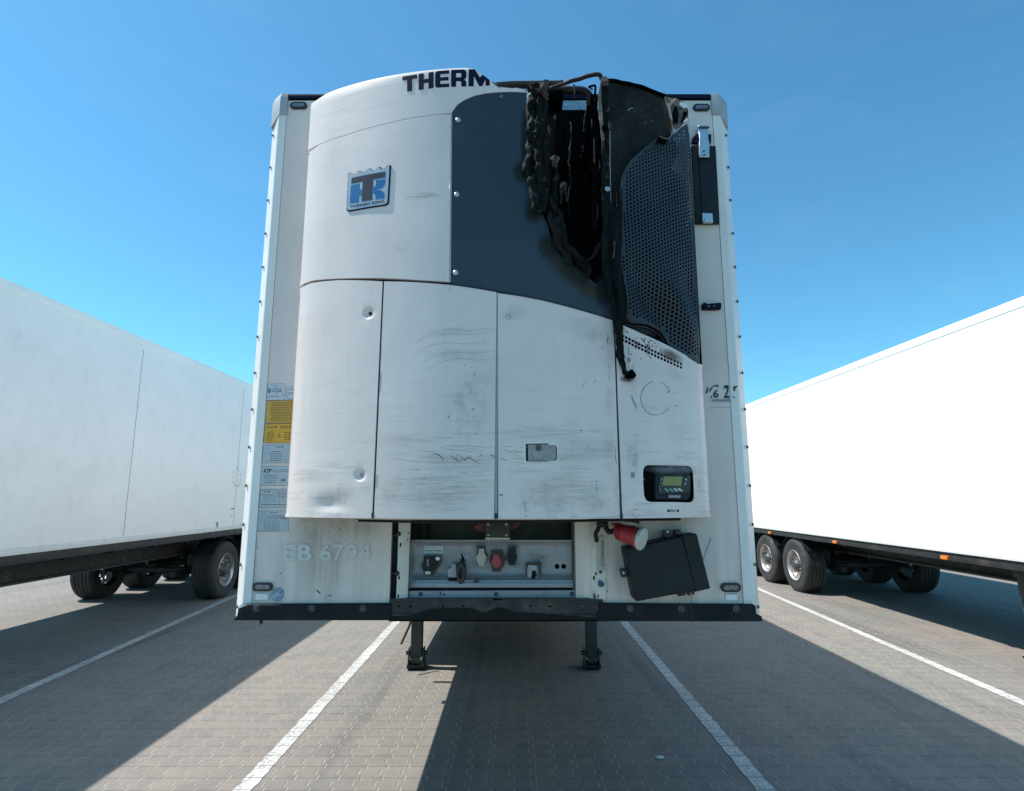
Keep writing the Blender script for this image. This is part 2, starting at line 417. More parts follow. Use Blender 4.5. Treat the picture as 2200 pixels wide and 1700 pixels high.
# interlocking pavers: straight cross joints, stepped long joints
def pavers(n):
    x, y, z = n.sep(n.co)
    warp = n.noise(.7, 2, .5)
    y2 = n.M('ADD', y, n.M('MULTIPLY', warp, .01))
    v = n.M('DIVIDE', y2, .168)
    wv = n.M('MULTIPLY', n.M('COSINE', n.M('MULTIPLY', v, 2*PI)), 3.2)
    wv = n.M('MINIMUM', n.M('MAXIMUM', wv, -1.), 1.)
    u = n.M('ADD', n.M('DIVIDE', x, .146), n.M('MULTIPLY', wv, .115))
    ci = n.M('FLOOR', u); ri = n.M('FLOOR', n.M('ADD', v, .5))
    fu = n.M('ABSOLUTE', n.M('SUBTRACT', n.M('FRACT', u), .5))
    fv = n.M('ABSOLUTE', n.M('SUBTRACT', n.M('FRACT', n.M('ADD', v, .5)), .5))
    ju = n.ramp(fu, .448, .472); jv = n.ramp(fv, .466, .486)
    wnz = n.nd('ShaderNodeTexWhiteNoise', noise_dimensions='3D'); n.t.links.new(n.comb(ci, ri, 0), wnz.inputs[0])
    return ju, jv, wnz.outputs[0], wnz.outputs[1]
n = N('pavers')
ju, jv, r1, rc = pavers(n)
patch = n.ramp(n.noise(.55, 4, .6), .40, .60)
c = n.mix(patch, (.210, .198, .172), (.245, .206, .178))
c = n.mix(n.ramp(r1, 0, 1, 0, .45), c, (.15, .148, .14))
c = n.mix(n.ramp(n.noise(2.1, 8, .7), .48, .72, 0, .5), c, (.12, .118, .112))
c = n.mix(n.ramp(n.noise(160, 2, .6), .45, .72, 0, .5), c, (.30, .28, .26))
mottle = n.ramp(n.noise(9, 6, .7), .5, .75, 0, .4); c = n.mix(mottle, c, (.115, .11, .10))
tr = n.ramp(n.noise(1, 5, .6, n.map((1.8, .12, 1), rot=(0, 0, .25))), .56, .70, 0, .5); c = n.mix(tr, c, (.09, .09, .088))
jn = n.ramp(n.noise(6, 4), .35, .65)
c = n.mix(n.M('MULTIPLY', ju, n.M('ADD', n.M('MULTIPLY', jn, .5), .4)), c, (.37, .34, .30))
c = n.mix(n.M('MULTIPLY', jv, n.M('ADD', n.M('MULTIPLY', jn, .28), .04)), c, (.085, .078, .07))
hh = n.M('ADD', n.M('MULTIPLY', n.M('MAXIMUM', ju, jv), -1.2), n.M('ADD', n.M('MULTIPLY', r1, .5), n.M('MULTIPLY', n.noise(120, 2), .35)))
n.bump(hh, .8, .006); n.out(c, .88, spec=.3)
n = N('line_paint')
ju, jv, r1, rc = pavers(n)
wear = n.M('MULTIPLY', n.ramp(n.noise(60, 5, .75), .47, .54), n.ramp(n.noise(2.2, 4), .32, .58, .15, 1))
c = n.mix(n.ramp(n.noise(8, 4), .3, .7), (.50, .50, .475), (.62, .615, .585))
c = n.mix(wear, c, (.26, .245, .225))
fvl = n.ramp(jv, 0, .5); c = n.mix(n.M('MULTIPLY', n.M('MAXIMUM', fvl, n.M('MULTIPLY', ju, .35)), .85), c, (.14, .13, .12))
n.bump(n.M('MULTIPLY', n.M('MAXIMUM', ju, jv), -1.), .5, .005); n.out(c, .75)

def stainmat(name, c, scale, lo, hi, amt, stretch=(1, 1, 1)):
    n = N(name); at = n.nd('ShaderNodeAttribute', attribute_name='fade'); f = at.outputs['Fac']
    t = n.ramp(n.noise(scale, 7, .7, n.map(stretch)), lo, hi)
    a = n.M('MULTIPLY', n.M('MULTIPLY', f, t), amt, clamp=True)
    n.out(c, .75); n.set(n.b.inputs['Alpha'], a); return n.m
stainmat('stain_grey', (.12, .125, .13), 22, .35, .75, .20)
stainmat('stain_streak', (.16, .165, .17), 1, .40, .70, .28, (5, 5, 70))
stainmat('stain_brown', (.20, .145, .085), 1, .30, .70, .26, (26, 26, 2.2))
stainmat('stain_scorch', (.09, .06, .04), 9, .2, .6, .85)
stainmat('stain_soot', (.010, .012, .010), 12, .2, .55, .9)
stainmat('stain_heat', (.075, .068, .045), 6, .25, .65, .55)
stainmat('stain_red', (.45, .16, .15), 26, .35, .75, .22)
stainmat('stain_bloom', (.62, .63, .66), 9, .3, .6, .35)
stainmat('stain_ground', (.05, .048, .045), 7, .35, .65, .65)
def stain(name, z, cx_, cy_, rx, ry, mat, parent, surf=None, rot=0, front=.0016):
    surf = surf or UNIT; m = MB(); NR_, NA = 7, 26; fade = []
    ca, sa = math.cos(rot), math.sin(rot)
    for i in range(NR_+1):
        for k in range(NA):
            a = 2*PI*k/NA; q = i/NR_; u, v = rx*q*math.cos(a), ry*q*math.sin(a)
            X_, Z_ = surf.xz(*z(cx_+u*ca-v*sa, cy_+u*sa+v*ca)); m.v.append(surf.at(X_, Z_, front)); fade.append((1-q*q)**1.5 if q < 1 else 0)
    for i in range(NR_):
        for k in range(NA): m.f.append([i*NA+k, i*NA+(k+1) % NA, (i+1)*NA+(k+1) % NA, (i+1)*NA+k])
    m.f.append(list(range(NA)))
    o = m.build(name, mat, parent, smooth=0, fix=False); at = o.data.attributes.new('fade', 'FLOAT', 'POINT')
    for i, f in enumerate(fade): at.data[i].value = f
    return o

# ------------------------------------------------------------------ ground
def struct(o): o['kind'] = 'structure'; return o
m = MB(); m.v = [Vector((-400, -60, 0)), Vector((400, -60, 0)), Vector((400, 600, 0)), Vector((-400, 600, 0))]; m.f = [[0, 1, 2, 3]]
struct(m.build('pavement', 'pavers', smooth=0))
r = random.Random(3)
def line(x0, x1, y0, y1, w=.115):
    m = MB(); L = []; Rr = []; n_ = int((y1-y0)/.05)
    for k in range(n_+1):
        y = y0+(y1-y0)*k/n_; x = x0+(x1-x0)*k/n_
        L.append((x-w/2+r.uniform(-.006, .006), y)); Rr.append((x+w/2+r.uniform(-.006, .006), y))
    b = 0; m.v = []
    for a, c_ in zip(L, Rr): m.v += [Vector((a[0], a[1], .004)), Vector((c_[0], c_[1], .004))]
    m.f = [[2*k, 2*k+1, 2*k+3, 2*k+2] for k in range(n_)]
    return struct(m.build('parking_line', 'line_paint', smooth=0))
gl0, gl1 = PG(*z5(165, 1688)), PG(*z5(1073, 690)); gr0, gr1 = PG(*z6(1487, 1688)), PG(*z6(645, 690))
def ext(a, b, y): t = (y-a.y)/(b.y-a.y); return a.x+(b.x-a.x)*t
line(ext(gl0, gl1, -2), ext(gl0, gl1, 17), -2, 17)
line(ext(gr0, gr1, -2), ext(gr0, gr1, 17), -2, 17)
s0, s1 = PG(*z6(1440, 505)), PG(*z6(1735, 632))
line(ext(s0, s1, -2), ext(s0, s1, 17), -2, 17)
s0, s1 = PG(*z5(8, 597)), PG(*z5(115, 549))
line(ext(s0, s1, -2), ext(s0, s1, 17), -2, 17)

# ------------------------------------------------------------------ trailer running gear shared by all three
def wheel(t, x, y, out, bright):
    """one wheel: tyre with its rim and hub; out = +1/-1 outward direction along x"""
    o = bpy.data.objects
    m = MB(); R, w = .515, .385
    prf = [(.285, 0), (.30, .005), (.36, -.012), (.43, -.016), (.475, -.008), (.497, .012), (.508, .03)]
    gr = []
    for k in range(5):
        a = .045+k*.066; gr += [(R, a), (R, a+.05), (R-.013, a+.052), (R-.013, a+.063)]
    prf = prf+gr[:-2]+[(.508, w-.03), (.497, w-.012), (.475, w+.008), (.43, w+.016), (.36, w+.012), (.285, w)]
    m.lathe([(a, -out*b) for a, b in prf], (x, y, .50), 'X', 48, cap=False)
    ty = m.build('wheel', 'tyre', t, smooth=40)
    m = MB()
    m.lathe([(.287, -out*.012), (.297, out*.004), (.29, out*.010), (.278, out*.002), (.262, -out*.03), (.255, -out*.09), (.25, -out*.18), (.25, -out*.30)], (x, y, .50), 'X', 40, cap=False)
    class D:
        def at(s, a, b, o_): return Vector((x-out*(.085-.03*max(0, 1-math.hypot(a, b)/.25))+out*o_, y+a, .5+b))
    hl = [circ(.205*math.cos(k*PI/5), .205*math.sin(k*PI/5), .026, 8) for k in range(10)]
    m.sheet(circ(0, 0, .252, 40), D(), 0, .012, hl, step=.1)
    for k in range(10):
        a = k*PI/5+.31; m.lathe([(.017, 0), (.017, out*.03), (.011, out*.042)], (x-out*.07, y+.1675*math.cos(a), .5+.1675*math.sin(a)), 'X', 6)
    m.build('rim', 'rim' if bright else 'rim', ty, smooth=40)
    m = MB(); m.lathe([(.125, 0), (.125, out*.035), (.10, out*.05), (.085, out*.085), (.04, out*.095)], (x-out*.075, y, .5), 'X', 20)
    m.build('hub', 'dark_bolt', ty, smooth=40)
def landing_leg(t, x, y, top, fy=0):
    m = MB()
    m.box((x-.072, y-.07, .72), (x+.072, y+.07, top), .006)
    m.box((x-.09, y-.09, top-.18), (x+.09, y+.09, top-.005), .006)
    lg = m.build('landing_leg', 'leg_paint', t)
    m = MB(); m.box((x-.060, y-.056, .115), (x+.060, y+.056, .73), .005); m.build('inner_leg', 'leg_paint', lg)
    m = MB()
    for s_ in (-1, 1):
        class Sd:
            def at(q, a, b, o_): return Vector((x+s_*(.072+o_), y+a, b))
        m.sheet([(-.05, .215), (.05, .215), (.10, .05), (.08, .012), (-.08, .012), (-.10, .05)], Sd(), .012, .012)
        m.tube([(x+s_*.07, y, .155), (x+s_*.115, y, .155)], .022, 10)
    class Pl:
        def at(q, a, b, o_): return Vector((x+a, y+b, .004+.9*max(0, abs(b)-.07)**1.2+o_))
    m.sheet(rect(-.088, -.125, .088, .125), Pl(), .012, .011, grid=.03)
    m.tube([(x-.088, y-.105, .045), (x+.088, y-.105, .045)], .012, 8)
    m.tube([(x-.085, y, .155), (x+.085, y, .155)], .028, 12)
    m.box((x-.05, y-.075, .03), (x+.05, y-.06, .12), .006)
    m.build('foot', 'grease', lg)
    return lg
def underside(t, cx, y0, axles, outs, bright=False, leg_y=None, zfloor=1.12, leg_x=.94):
    ye = y0+13.55
    m = MB()
    for s_ in (-1, 1):
        m.box((cx+s_*.56-.07, y0+2.9, .80), (cx+s_*.56+.07, ye-.05, .83)); m.box((cx+s_*.56-.008, y0+2.9, .83), (cx+s_*.56+.008, ye-.05, zfloor-.04)); m.box((cx+s_*.56-.07, y0+.6, zfloor-.04), (cx+s_*.56+.07, ye-.05, zfloor-.01))
    yy = y0+1.5
    while yy < ye-.2:
        m.box((cx-1.2, yy, zfloor-.12), (cx+1.2, yy+.06, zfloor-.045)); yy += .9
    m.build('chassis_beam', 'chassis', t)
    m = MB()
    for a in axles: m.tube([(cx-.95, a, .5), (cx+.95, a, .5)], .062, 12)
    for a in axles:
        for s_ in (-1, 1): m.box((cx+s_*.56-.05, a-.5, .42), (cx+s_*.56+.05, a+.2, .52)); m.lathe([(.13, .52), (.14, .66), (.13, .80)], (cx+s_*.56, a+.25, 0), 'Z', 14)
    m.build('axle', 'chassis', t)
    for a in axles:
        for s_ in (-1, 1): wheel(t, cx+s_*1.27, a, s_, bright)
    m = MB()
    for s_ in (-1, 1):
        class Arc:
            def at(q, a, b, o_): return Vector((b, ay+(.585+o_)*math.sin(a), .5+(.585+o_)*math.cos(a)))
        for ay in axles:
            m = MB(); m.sheet(rect(-1.0, cx+s_*1.07-.2, 1.0, cx+s_*1.07+.18), Arc(), 0, .006, grid=.14); m.build('mudguard', 'black_plastic', t)
    if leg_y:
        for s_ in (-1, 1): landing_leg(t, cx+s_*leg_x, leg_y, zfloor-.02)
        m = MB(); m.box((cx-leg_x, leg_y-.02, .86), (cx+leg_x, leg_y+.02, .90)); m.tube([(cx-leg_x, leg_y-.0, .78), (cx+leg_x, leg_y, .78)], .018, 8); m.build('cross_tie', 'leg_paint', t)
def box_trailer(label, cx, y0, axles, vis, top=4.0, bot=1.12):
    t = thing('box_trailer', label, 'trailer', (cx, y0, 0), 'white box trailers parked on either side')
    ye = y0+13.6; W = 1.29
    for s_ in (-1, 1):
        m = MB(); m.box((cx+s_*W-(.06 if s_ > 0 else 0), y0+.05, bot+.09), (cx+s_*W+(0 if s_ > 0 else .06), ye-.05, top-.11)); 
        m.build('side_wall', 'side_white', t)
        m = MB()
        for zz0, zz1, e in ((top-.11, top, .008),):
            m.box((cx+s_*(W+e)-(.06 if s_ > 0 else 0), y0+.02, zz0), (cx+s_*(W+e)+(0 if s_ > 0 else .06), ye-.02, zz1), .008)
        m.build('top_rail', 'side_white', t)
        m = MB(); a, b_ = cx+s_*(W+.012), cx+s_*(W-.05); m.box((min(a, b_), y0+.02, bot+.02), (max(a, b_), ye-.02, bot+.088), .004); m.build('bottom_rail', 'post_paint', t)
        m = MB(); a, b_ = cx+s_*(W-.012), cx+s_*(W-.08); m.box((min(a, b_), y0+.02, bot-.085), (max(a, b_), ye-.02, bot+.018), .004); m.build('frame_rail', 'chassis', t)
    m = MB(); m.box((cx-W+.07, y0, bot-.01), (cx+W-.07, y0+.05, top-.01), .01); m.build('front_wall', 'side_white', t)
    m = MB(); m.box((cx-W+.07, y0+.06, top-.06), (cx+W-.07, ye-.06, top-.012)); m.build('roof', 'side_white', t)
    m = MB(); m.box((cx-W+.09, y0+.06, bot-.02), (cx+W-.09, ye-.06, bot+.06)); m.build('floor', 'chassis', t)
    for s_ in (-1, 1):
        m = MB(); m.box((cx+s_*.62-.60, ye-.05, bot), (cx+s_*.62+.60, ye, top-.05), .008); m.build('rear_door', 'side_white', t)
    underside(t, cx, y0, axles, vis, leg_y=y0+3.6, zfloor=bot)
    return t, W
tl, Wd = box_trailer('pale box trailer left of the burnt one, its near side wall in shade', -5.30-1.29, 2.2, (11.3, 12.61, 13.92), None, 4.09, 1.21)
rt, Wd = box_trailer('sunlit white box trailer right of the burnt one, orange lamps along its side', 5.58+1.29, 3.4, tuple(PX(*z6(1650, 355), 5.60).y+q for q in (0, 1.31, 2.62)), None)
p = PX(1653.7, 1145, 5.57)
m = MB(); m.box((5.555, p.y-.06, p.z-.022), (5.60, p.y+.06, p.z+.025), .008); m.build('side_lamp', 'orange_lens', rt)
for k in range(4):
    if k != 0: m = MB(); m.box((5.555, p.y-2.6*k-.06, p.z-.022), (5.60, p.y-2.6*k+.06, p.z+.025), .008); m.build('side_lamp', 'orange_lens', rt)
class SideL:                                            # left neighbour's side wall measured by pixel
    def __init__(s, X): s.X = X
    def xz(s, px, py): q = PX(px, py, s.X); return (q.y, q.z)
    def at(s, y, z, o): return Vector((s.X+o, y, z))
SL = SideL(-5.30); m = MB(); rr = random.Random(5)
for k in range(26):
    a = 2*PI*k/26+.2
    if rr.random() < .35: continue
    cx_, cy_ = 460+(148+26*math.cos(a))*.3259, 600+(1305+62*math.sin(a))*.3259
    m.px(jag([(cx_-1.0, cy_-.8), (cx_+1, cy_-.6), (cx_+.8, cy_+.9), (cx_-.9, cy_+.6)], .3, 1, k), SL, .003, .002)
m.px(Z(z3, (112, 1508), (128, 1508), (128, 1518), (112, 1518)), SL, .003, .002); m.px(Z(z3, (105, 1560), (125, 1561), (125, 1564), (105, 1563)), SL, .003, .002)
m.px(Z(z3, (14, 1605), (26, 1600), (22, 1640), (14, 1640)), SL, .003, .002)
m.build('worn_decal', 'ink_grey', tl)
for yv in (5.2, 8.2, 11.4): m = MB(); m.box((-5.3015, yv, 1.30), (-5.298, yv+.008, 3.92)); m.build('wall_seam', 'ink_grey', tl)

# ------------------------------------------------------------------ the main trailer
TC = -.07; L0, R0 = -1.394, 1.250
zb = PY(1067, 1330, WY).z; ztp = PY(1075, 206.5, WY).z
T = thing('semi_trailer', 'white refrigerated semi-trailer in the centre, parked nose-on with its burnt cooling unit', 'trailer', (TC, WY, 0))
LX = UNIT
m = MB()
# front wall with the service recess left open below
recx0 = WALL.xz(*z5(1040, 110))[0]-.0; recx1 = WALL.xz(*z6(545, 300))[0]
zwb = WALL.xz(*z5(300, 590))[1]
wl, wr = L0+.100, R0-.100; z_rt = 1.73
tear0 = WALL.xz(*z2(120, 420)); tear1 = WALL.xz(*z2(640, 420))
m.sheet([(wl, zwb-.03), (recx0, zwb-.03), (recx0, z_rt), (recx1-.15, z_rt), (recx1-.15, zwb-.03), (wr, zwb-.03), (wr, ztp-.03), (wl, ztp-.03)], WALL, 0, .05)
m.build('front_wall', 'wall_white', T, smooth=30)
# corner posts: flat front flange, chamfer, side flange
for s_, xo in ((-1, L0), (1, R0)):
    def X(d): return xo-s_*d
    m = MB(); zc0, zc1 = zwb-.07, ztp-.10
    sec = [(X(.098), WY-.004), (X(.058), WY-.006), (X(.052), WY-.003), (X(.002), WY+.052), (X(0), WY+.056), (X(0), WY+.17), (X(.02), WY+.17), (X(.02), WY+.06), (X(.098), WY+.04)]
    k = len(sec); m.v = [Vector((a, b, zc0)) for a, b in sec]+[Vector((a, b, zc1)) for a, b in sec]
    m.f = [[i, (i+1) % k, k+(i+1) % k, k+i] for i in range(k)]+[list(range(k)), list(range(k, 2*k))]
    m.build('corner_post', 'post_paint', T, smooth=20)
    m = MB(); e = .006
    sec = [(X(.102), WY-.012), (X(.062), WY-.014), (X(-.004), WY+.040), (X(-.006), WY+.19), (X(.05), WY+.19), (X(.102), WY+.05)]
    sec2 = [(X(.102), WY-.006), (X(.066), WY-.008), (X(.006), WY+.045), (X(.004), WY+.19), (X(.05), WY+.19), (X(.102), WY+.05)]
    k = len(sec); cz = ztp-.125
    m.v = [Vector((a, b, cz - (.05 if i in (2, 3) else 0))) for i, (a, b) in enumerate(sec)]+[Vector((a, b, ztp-.02)) for a, b in sec]+[Vector((a, b, ztp+.012)) for a, b in sec2]
    m.f = [[j*k+i, j*k+(i+1) % k, (j+1)*k+(i+1) % k, (j+1)*k+i] for j in range(2) for i in range(k)]+[list(range(k)), list(range(2*k, 3*k))]
    m.build('corner_cap', 'cap_grey', T, smooth=20)
# rivets down both chamfers
rz = [z1(392, 605), z1(375, 813), z1(357, 1026), z1(340, 1243), z1(322, 1462), z3(304, 153), z3(286, 384), z3(266, 620), z3(246, 859), z3(225, 1107), z3(204, 1361), z3(183, 1617), z5(143, 363), z5(123, 611)]
rv = None
for q in rz:
    zz = PX(q[0], q[1], L0+.008).z
    for s_, xo in ((-1, L0), (1, R0)):
        if rv is None:
            m = MB(); m.lathe([(.0085, 0), (.0085, -.004), (.005, -.0075)], (0, 0, 0), 'Y', 8); rv = m.build('rivet', 'dark_bolt', T, world=False); o = rv
        else: o = rv.copy(); col.objects.link(o); o.parent = T
        o.location = (xo-s_*.016-TC, .031, zz); o.rotation_euler = (0, 0, s_*math.radians(50))
# top rail
m = MB(); m.box((L0+.103, WY-.010, ztp-.020), (R0-.103, WY+.10, ztp+.006), .003); m.build('top_rail', 'navy', T)
# body behind
yb0 = WY+.17; yend = WY+13.5
for s_, xo in ((-1, L0), (1, R0)):
    a, b_ = xo-s_*.002, xo-s_*.07
    m = MB(); m.box((min(a, b_), yb0, zwb+.03), (max(a, b_), yend, ztp-.09)); m.build('side_wall', 'side_white', T)
    a, b_ = xo+s_*.006, xo-s_*.07
    m = MB(); m.box((min(a, b_), yb0, zwb-.07), (max(a, b_), yend, zwb+.028), .004); m.build('bottom_rail', 'post_paint', T)
    m = MB(); a, b_ = xo+s_*.004, xo-s_*.09; m.box((min(a, b_), yb0+.02, ztp-.088), (max(a, b_), yend, ztp-.012), .004); m.build('roof_rail', 'side_white', T)
m = MB(); m.box((L0+.09, WY+.11, ztp-.06), (R0-.09, yend, ztp-.02)); m.build('roof', 'side_white', T)
m = MB(); m.box((L0+.075, WY+.35, zwb-.05), (R0-.075, yend, zwb+.04)); m.build('floor', 'chassis', T)
for s_ in (-1, 1):
    m = MB(); m.box((TC+s_*.63-.60, yend, zwb-.05), (TC+s_*.63+.60, yend+.05, ztp-.05), .006); m.build('rear_door', 'side_white', T)
lfl, lfr = PG(*yl(300, 592)), PG(*yl(1912, 602)); LY = (lfl.y+lfr.y)/2+.12
underside(T, TC, WY, (WY+8.0, WY+9.31, WY+10.62), None, leg_y=None, zfloor=zwb-.05)
for q in (lfl, lfr): landing_leg(T, q.x, LY, zwb-.07)
m = MB(); m.tube([PY(*yl(262, 150), LY-.10), PY(*yl(243, 205), LY-.12), PY(*yl(176, 350), LY-.25)], .013, 8); m.build('crank_handle', 'rust_pipe', T)
m = MB(); m.box((lfl.x, LY-.02, .98), (lfr.x, LY+.02, 1.02)); m.tube([(lfl.x, LY, .93), (lfr.x, LY, .93)], .018, 8); m.build('cross_tie', 'leg_paint', T)
m = MB(); m.box((L0+.01, LY+.15, .53), (L0+.63, LY+2.6, zwb-.12), .01); m.box((R0-.63, LY+.15, .53), (R0-.01, LY+2.6, zwb-.12), .01); m.build('pallet_box', 'chassis', T)
m = MB(); m.box((L0+.02, 5.75, zwb-.16), (L0+.07, 5.83, zwb-.06)); m.box((L0+.0, 6.35, .95), (L0+.06, 6.40, zwb-.06)); m.build('side_bracket', 'chassis', T)

# black strips along the foot of the front wall
def strip(name, pts, m_='rubber', Y=WY, front=.022, th=.06, bev=.006):
    m = MB(); m.px(pts, Wall(Y), front, th, step=.2); return m.build(name, m_, T, bevel=bev)
bl = strip('bumper_strip', Z(z5, (152, 612), (165, 595), (195, 590), (700, 588), (1040, 586), (1040, 660), (1020, 685), (118, 685), (142, 660)))
br = strip('bumper_strip', Z(z6, (495, 583), (700, 586), (1000, 589), (1400, 590), (1414, 600), (1418, 645), (1450, 660), (1450, 690), (500, 688)))
for par, pts in ((bl, [z5(259, 614), z5(581, 614), z5(878, 613)]), (br, [z6(686, 613), z6(982, 615), z6(1301, 615)])):
    for q in pts:
        x_, z_ = WALL.xz(*q); m = MB(); m.lathe([(.017, -.022), (.017, -.026), (.012, -.028), (.011, -.025), (.006, -.025), (.005, -.032)], (x_, WY, z_), 'Y', 20); m.build('bolt', 'dark_bolt', par)
# loose bits hanging from the strips
m = MB(); m.px(Z(z5, (262, 686), (280, 686), (282, 705), (272, 717), (266, 700)), Wall(WY-.01), .0, .006); m.build('rubber_scrap', 'rubber', T)
m = MB(); m.tube([PY(*z6(1047, 540), WY-.035), PY(*z6(1050, 600), WY-.036), PY(*z6(1049, 660), WY-.036), PY(*z6(1052, 700), WY-.036)], .0016, 5); m.build('loose_wire', 'ink', T)
m = MB(); m.px(Z(z5, (152, 612), (165, 598), (185, 593), (205, 595), (186, 602), (165, 612)), WALL, .0245, .002); m.build('strip_highlight', 'post_paint', T)  # pale sliver painted as a highlight on the strip's corner

# marker lamps in the four corners
for q, w, h in ((z1(560, 395), 36, 14), (z2(1246, 408), 36, 14), (z5(287, 492), 43, 19), (z6(1276, 495), 43, 20)):
    x_, z_ = WALL.xz(*q); xa = WALL.xz(q[0]-w/2, q[1]); xb = WALL.xz(q[0]+w/2, q[1]); w_ = xb[0]-xa[0]; h_ = abs(WALL.xz(q[0], q[1]-h/2)[1]-WALL.xz(q[0], q[1]+h/2)[1])
    m = MB(); m.sheet(stad(x_, z_, w_, h_), WALL, .012, .02, step=.5); lp = m.build('marker_lamp', 'lamp_black', T, bevel=.003)
    m = MB(); m.sheet(stad(x_, z_, w_*.74, h_*.52), WALL, .0135, .004, step=.5); m.build('lens', 'lens', lp, bevel=.0012)
for pts in (Z(z5, (240, 527), (325, 529), (323, 573), (237, 573)), Z(z6, (1242, 533), (1322, 532), (1322, 575), (1240, 575))):
    m = MB(); m.px(pts, WALL, .004, .004, step=.5); pl = m.build('reflector_frame', 'sticker_grey', T, bevel=.002)
    cx_ = sum(p[0] for p in pts)/4; cy_ = sum(p[1] for p in pts)/4
    m = MB(); m.px([(cx_+(a-cx_)*.86, cy_+(b-cy_)*.78) for a, b in pts], WALL, .0055, .003, step=.5); m.build('reflector', 'post_paint', pl)
# round seal beside the lower left lamp
x_, z_ = WALL.xz(*z5(370, 537)); m = MB(); m.sheet(circ(x_, z_, .0325, 28), WALL, .003, .003, step=.5); sl_ = m.build('round_sticker', 'ink_blue', T)
m = MB(); m.sheet(circ(x_, z_, .030, 28), WALL, .0036, .0005, step=.5); m.build('sticker_face', 'sticker_grey', sl_)
m = MB()
for k in range(-5, 6):
    d = k*.0052; L = math.sqrt(max(0, .027**2-d*d)); c_, s_ = math.cos(.6), math.sin(.6)
    if abs(k) <= 1: continue
    a = (x_-L*c_-d*s_, z_-L*s_+d*c_); b_ = (x_+L*c_-d*s_, z_+L*s_+d*c_); e = (-s_*.0012, c_*.0012)
    m.sheet([(a[0]-e[0], a[1]-e[1]), (b_[0]-e[0], b_[1]-e[1]), (b_[0]+e[0], b_[1]+e[1]), (a[0]+e[0], a[1]+e[1])], WALL, .0042, .0004, step=.5)
m.px(Z(z5, (378, 522), (398, 516), (402, 524), (390, 530)), WALL, .0042, .0004)
for k in range(6): m.px(Z(z5, (345+7*k, 552-5*k), (349+7*k, 549-5*k), (350+7*k, 553-5*k), (346+7*k, 556-5*k)), WALL, .0042, .0004)
m.build('sticker_print', 'ink_blue', sl_)
# ghost lettering on the lower left wall
def lab(mb, txt, z, box, bold=.02, front=.003, surf=WALL, tight=1.0):
    (xa, ya_, xb, yb_) = box; mb.text(txt, quadplace(z(xa, ya_), z(xb, ya_), z(xa, yb_), z(xb, yb_)), surf, front, bold, tight=tight)
m = MB(); lab(m, 'E', z5, (404, 245, 480, 340), .026, .0042); lab(m, 'B', z5, (494, 244, 572, 340), .026, .0042); m.build('ghost_lettering', 'ghost_letter', T)
m = MB(); lab(m, '6', z5, (621, 243, 686, 341), .026, .0042); lab(m, '7', z5, (698, 243, 760, 339), .026, .0042); lab(m, '9', z5, (772, 242, 838, 339), .026, .0042); lab(m, '4', z5, (848, 242, 918, 337), .026, .0042); m.build('ghost_number', 'ghost_letter', T)

# information stickers down the left side (numbers are pixel corners in the sticker zoom)
def sticker(corners, m_, frame=None, prints=()):
    tl_, tr_, bl_, br_ = corners; P = quadplace(ys(*tl_), ys(*tr_), ys(*bl_), ys(*br_))
    base = None
    if frame:
        m = MB(); m.px([P(-.012, -.018), P(1.0, -.018), P(1.0, 1.018), P(-.012, 1.018)], WALL, .0022, .002, step=.5); base = m.build('info_sticker', frame, T)
    m = MB(); m.px([P(0, 0), P(1, 0), P(1, 1), P(0, 1)], WALL, .003, .0024, step=.5)
    f = m.build('sticker_face' if base else 'info_sticker', m_, base or T)
    for mat_, kind, *a in prints:
        m = MB()
        if kind == 'rows':
            for (u0, u1, v0, v1, n_) in a[0]:
                rr = random.Random(int(u0*100+v0*37+n_))
                for k in range(n_):
                    v = v0+(v1-v0)*(k+.5)/n_; hh = abs(v1-v0)/n_*.20; u = u0+(rr.uniform(0, .08) if n_ > 3 else 0)
                    while u < u1-.02:
                        w_ = rr.uniform(.03, .12); m.px([P(u, v-hh), P(min(u+w_, u1), v-hh), P(min(u+w_, u1), v+hh), P(u, v+hh)], WALL, .0036, .0003, step=.5); u += w_+.022
        elif kind == 'box':
            for (u0, v0, u1, v1) in a[0]: m.px([P(u0, v0), P(u1, v0), P(u1, v1), P(u0, v1)], WALL, .0036, .0003, step=.5)
        elif kind == 'text':
            for (t_, u0, v0, u1, v1) in a[0]: m.text(t_, lambda a_, b_, q=(u0, v0, u1, v1): P(q[0]+(q[2]-q[0])*a_, q[1]+(q[3]-q[1])*b_), WALL, .0036, .03)
        elif kind == 'grid':
            for (u0, v0, u1, v1, nu, nv) in a[0]:
                for k in range(nu+1):
                    u = u0+(u1-u0)*k/nu; m.px([P(u-.003, v0), P(u+.003, v0), P(u+.003, v1), P(u-.003, v1)], WALL, .0036, .0003, step=.5)
                for k in range(nv+1):
                    v = v0+(v1-v0)*k/nv; m.px([P(u0, v-.004), P(u1, v-.004), P(u1, v+.004), P(u0, v+.004)], WALL, .0036, .0003, step=.5)
        elif kind == 'ring':
            for (u, v, ru, rvv) in a[0]:
                for k in range(20):
                    p0, p1 = 2*PI*k/20, 2*PI*(k+1)/20
                    m.px([P(u+ru*math.cos(p0), v+rvv*math.sin(p0)), P(u+ru*math.cos(p1), v+rvv*math.sin(p1)), P(u+ru*.9*math.cos(p1), v+rvv*.9*math.sin(p1)), P(u+ru*.9*math.cos(p0), v+rvv*.9*math.sin(p0))], WALL, .0036, .0003, step=.5)
        m.build('sticker_print', mat_, f)
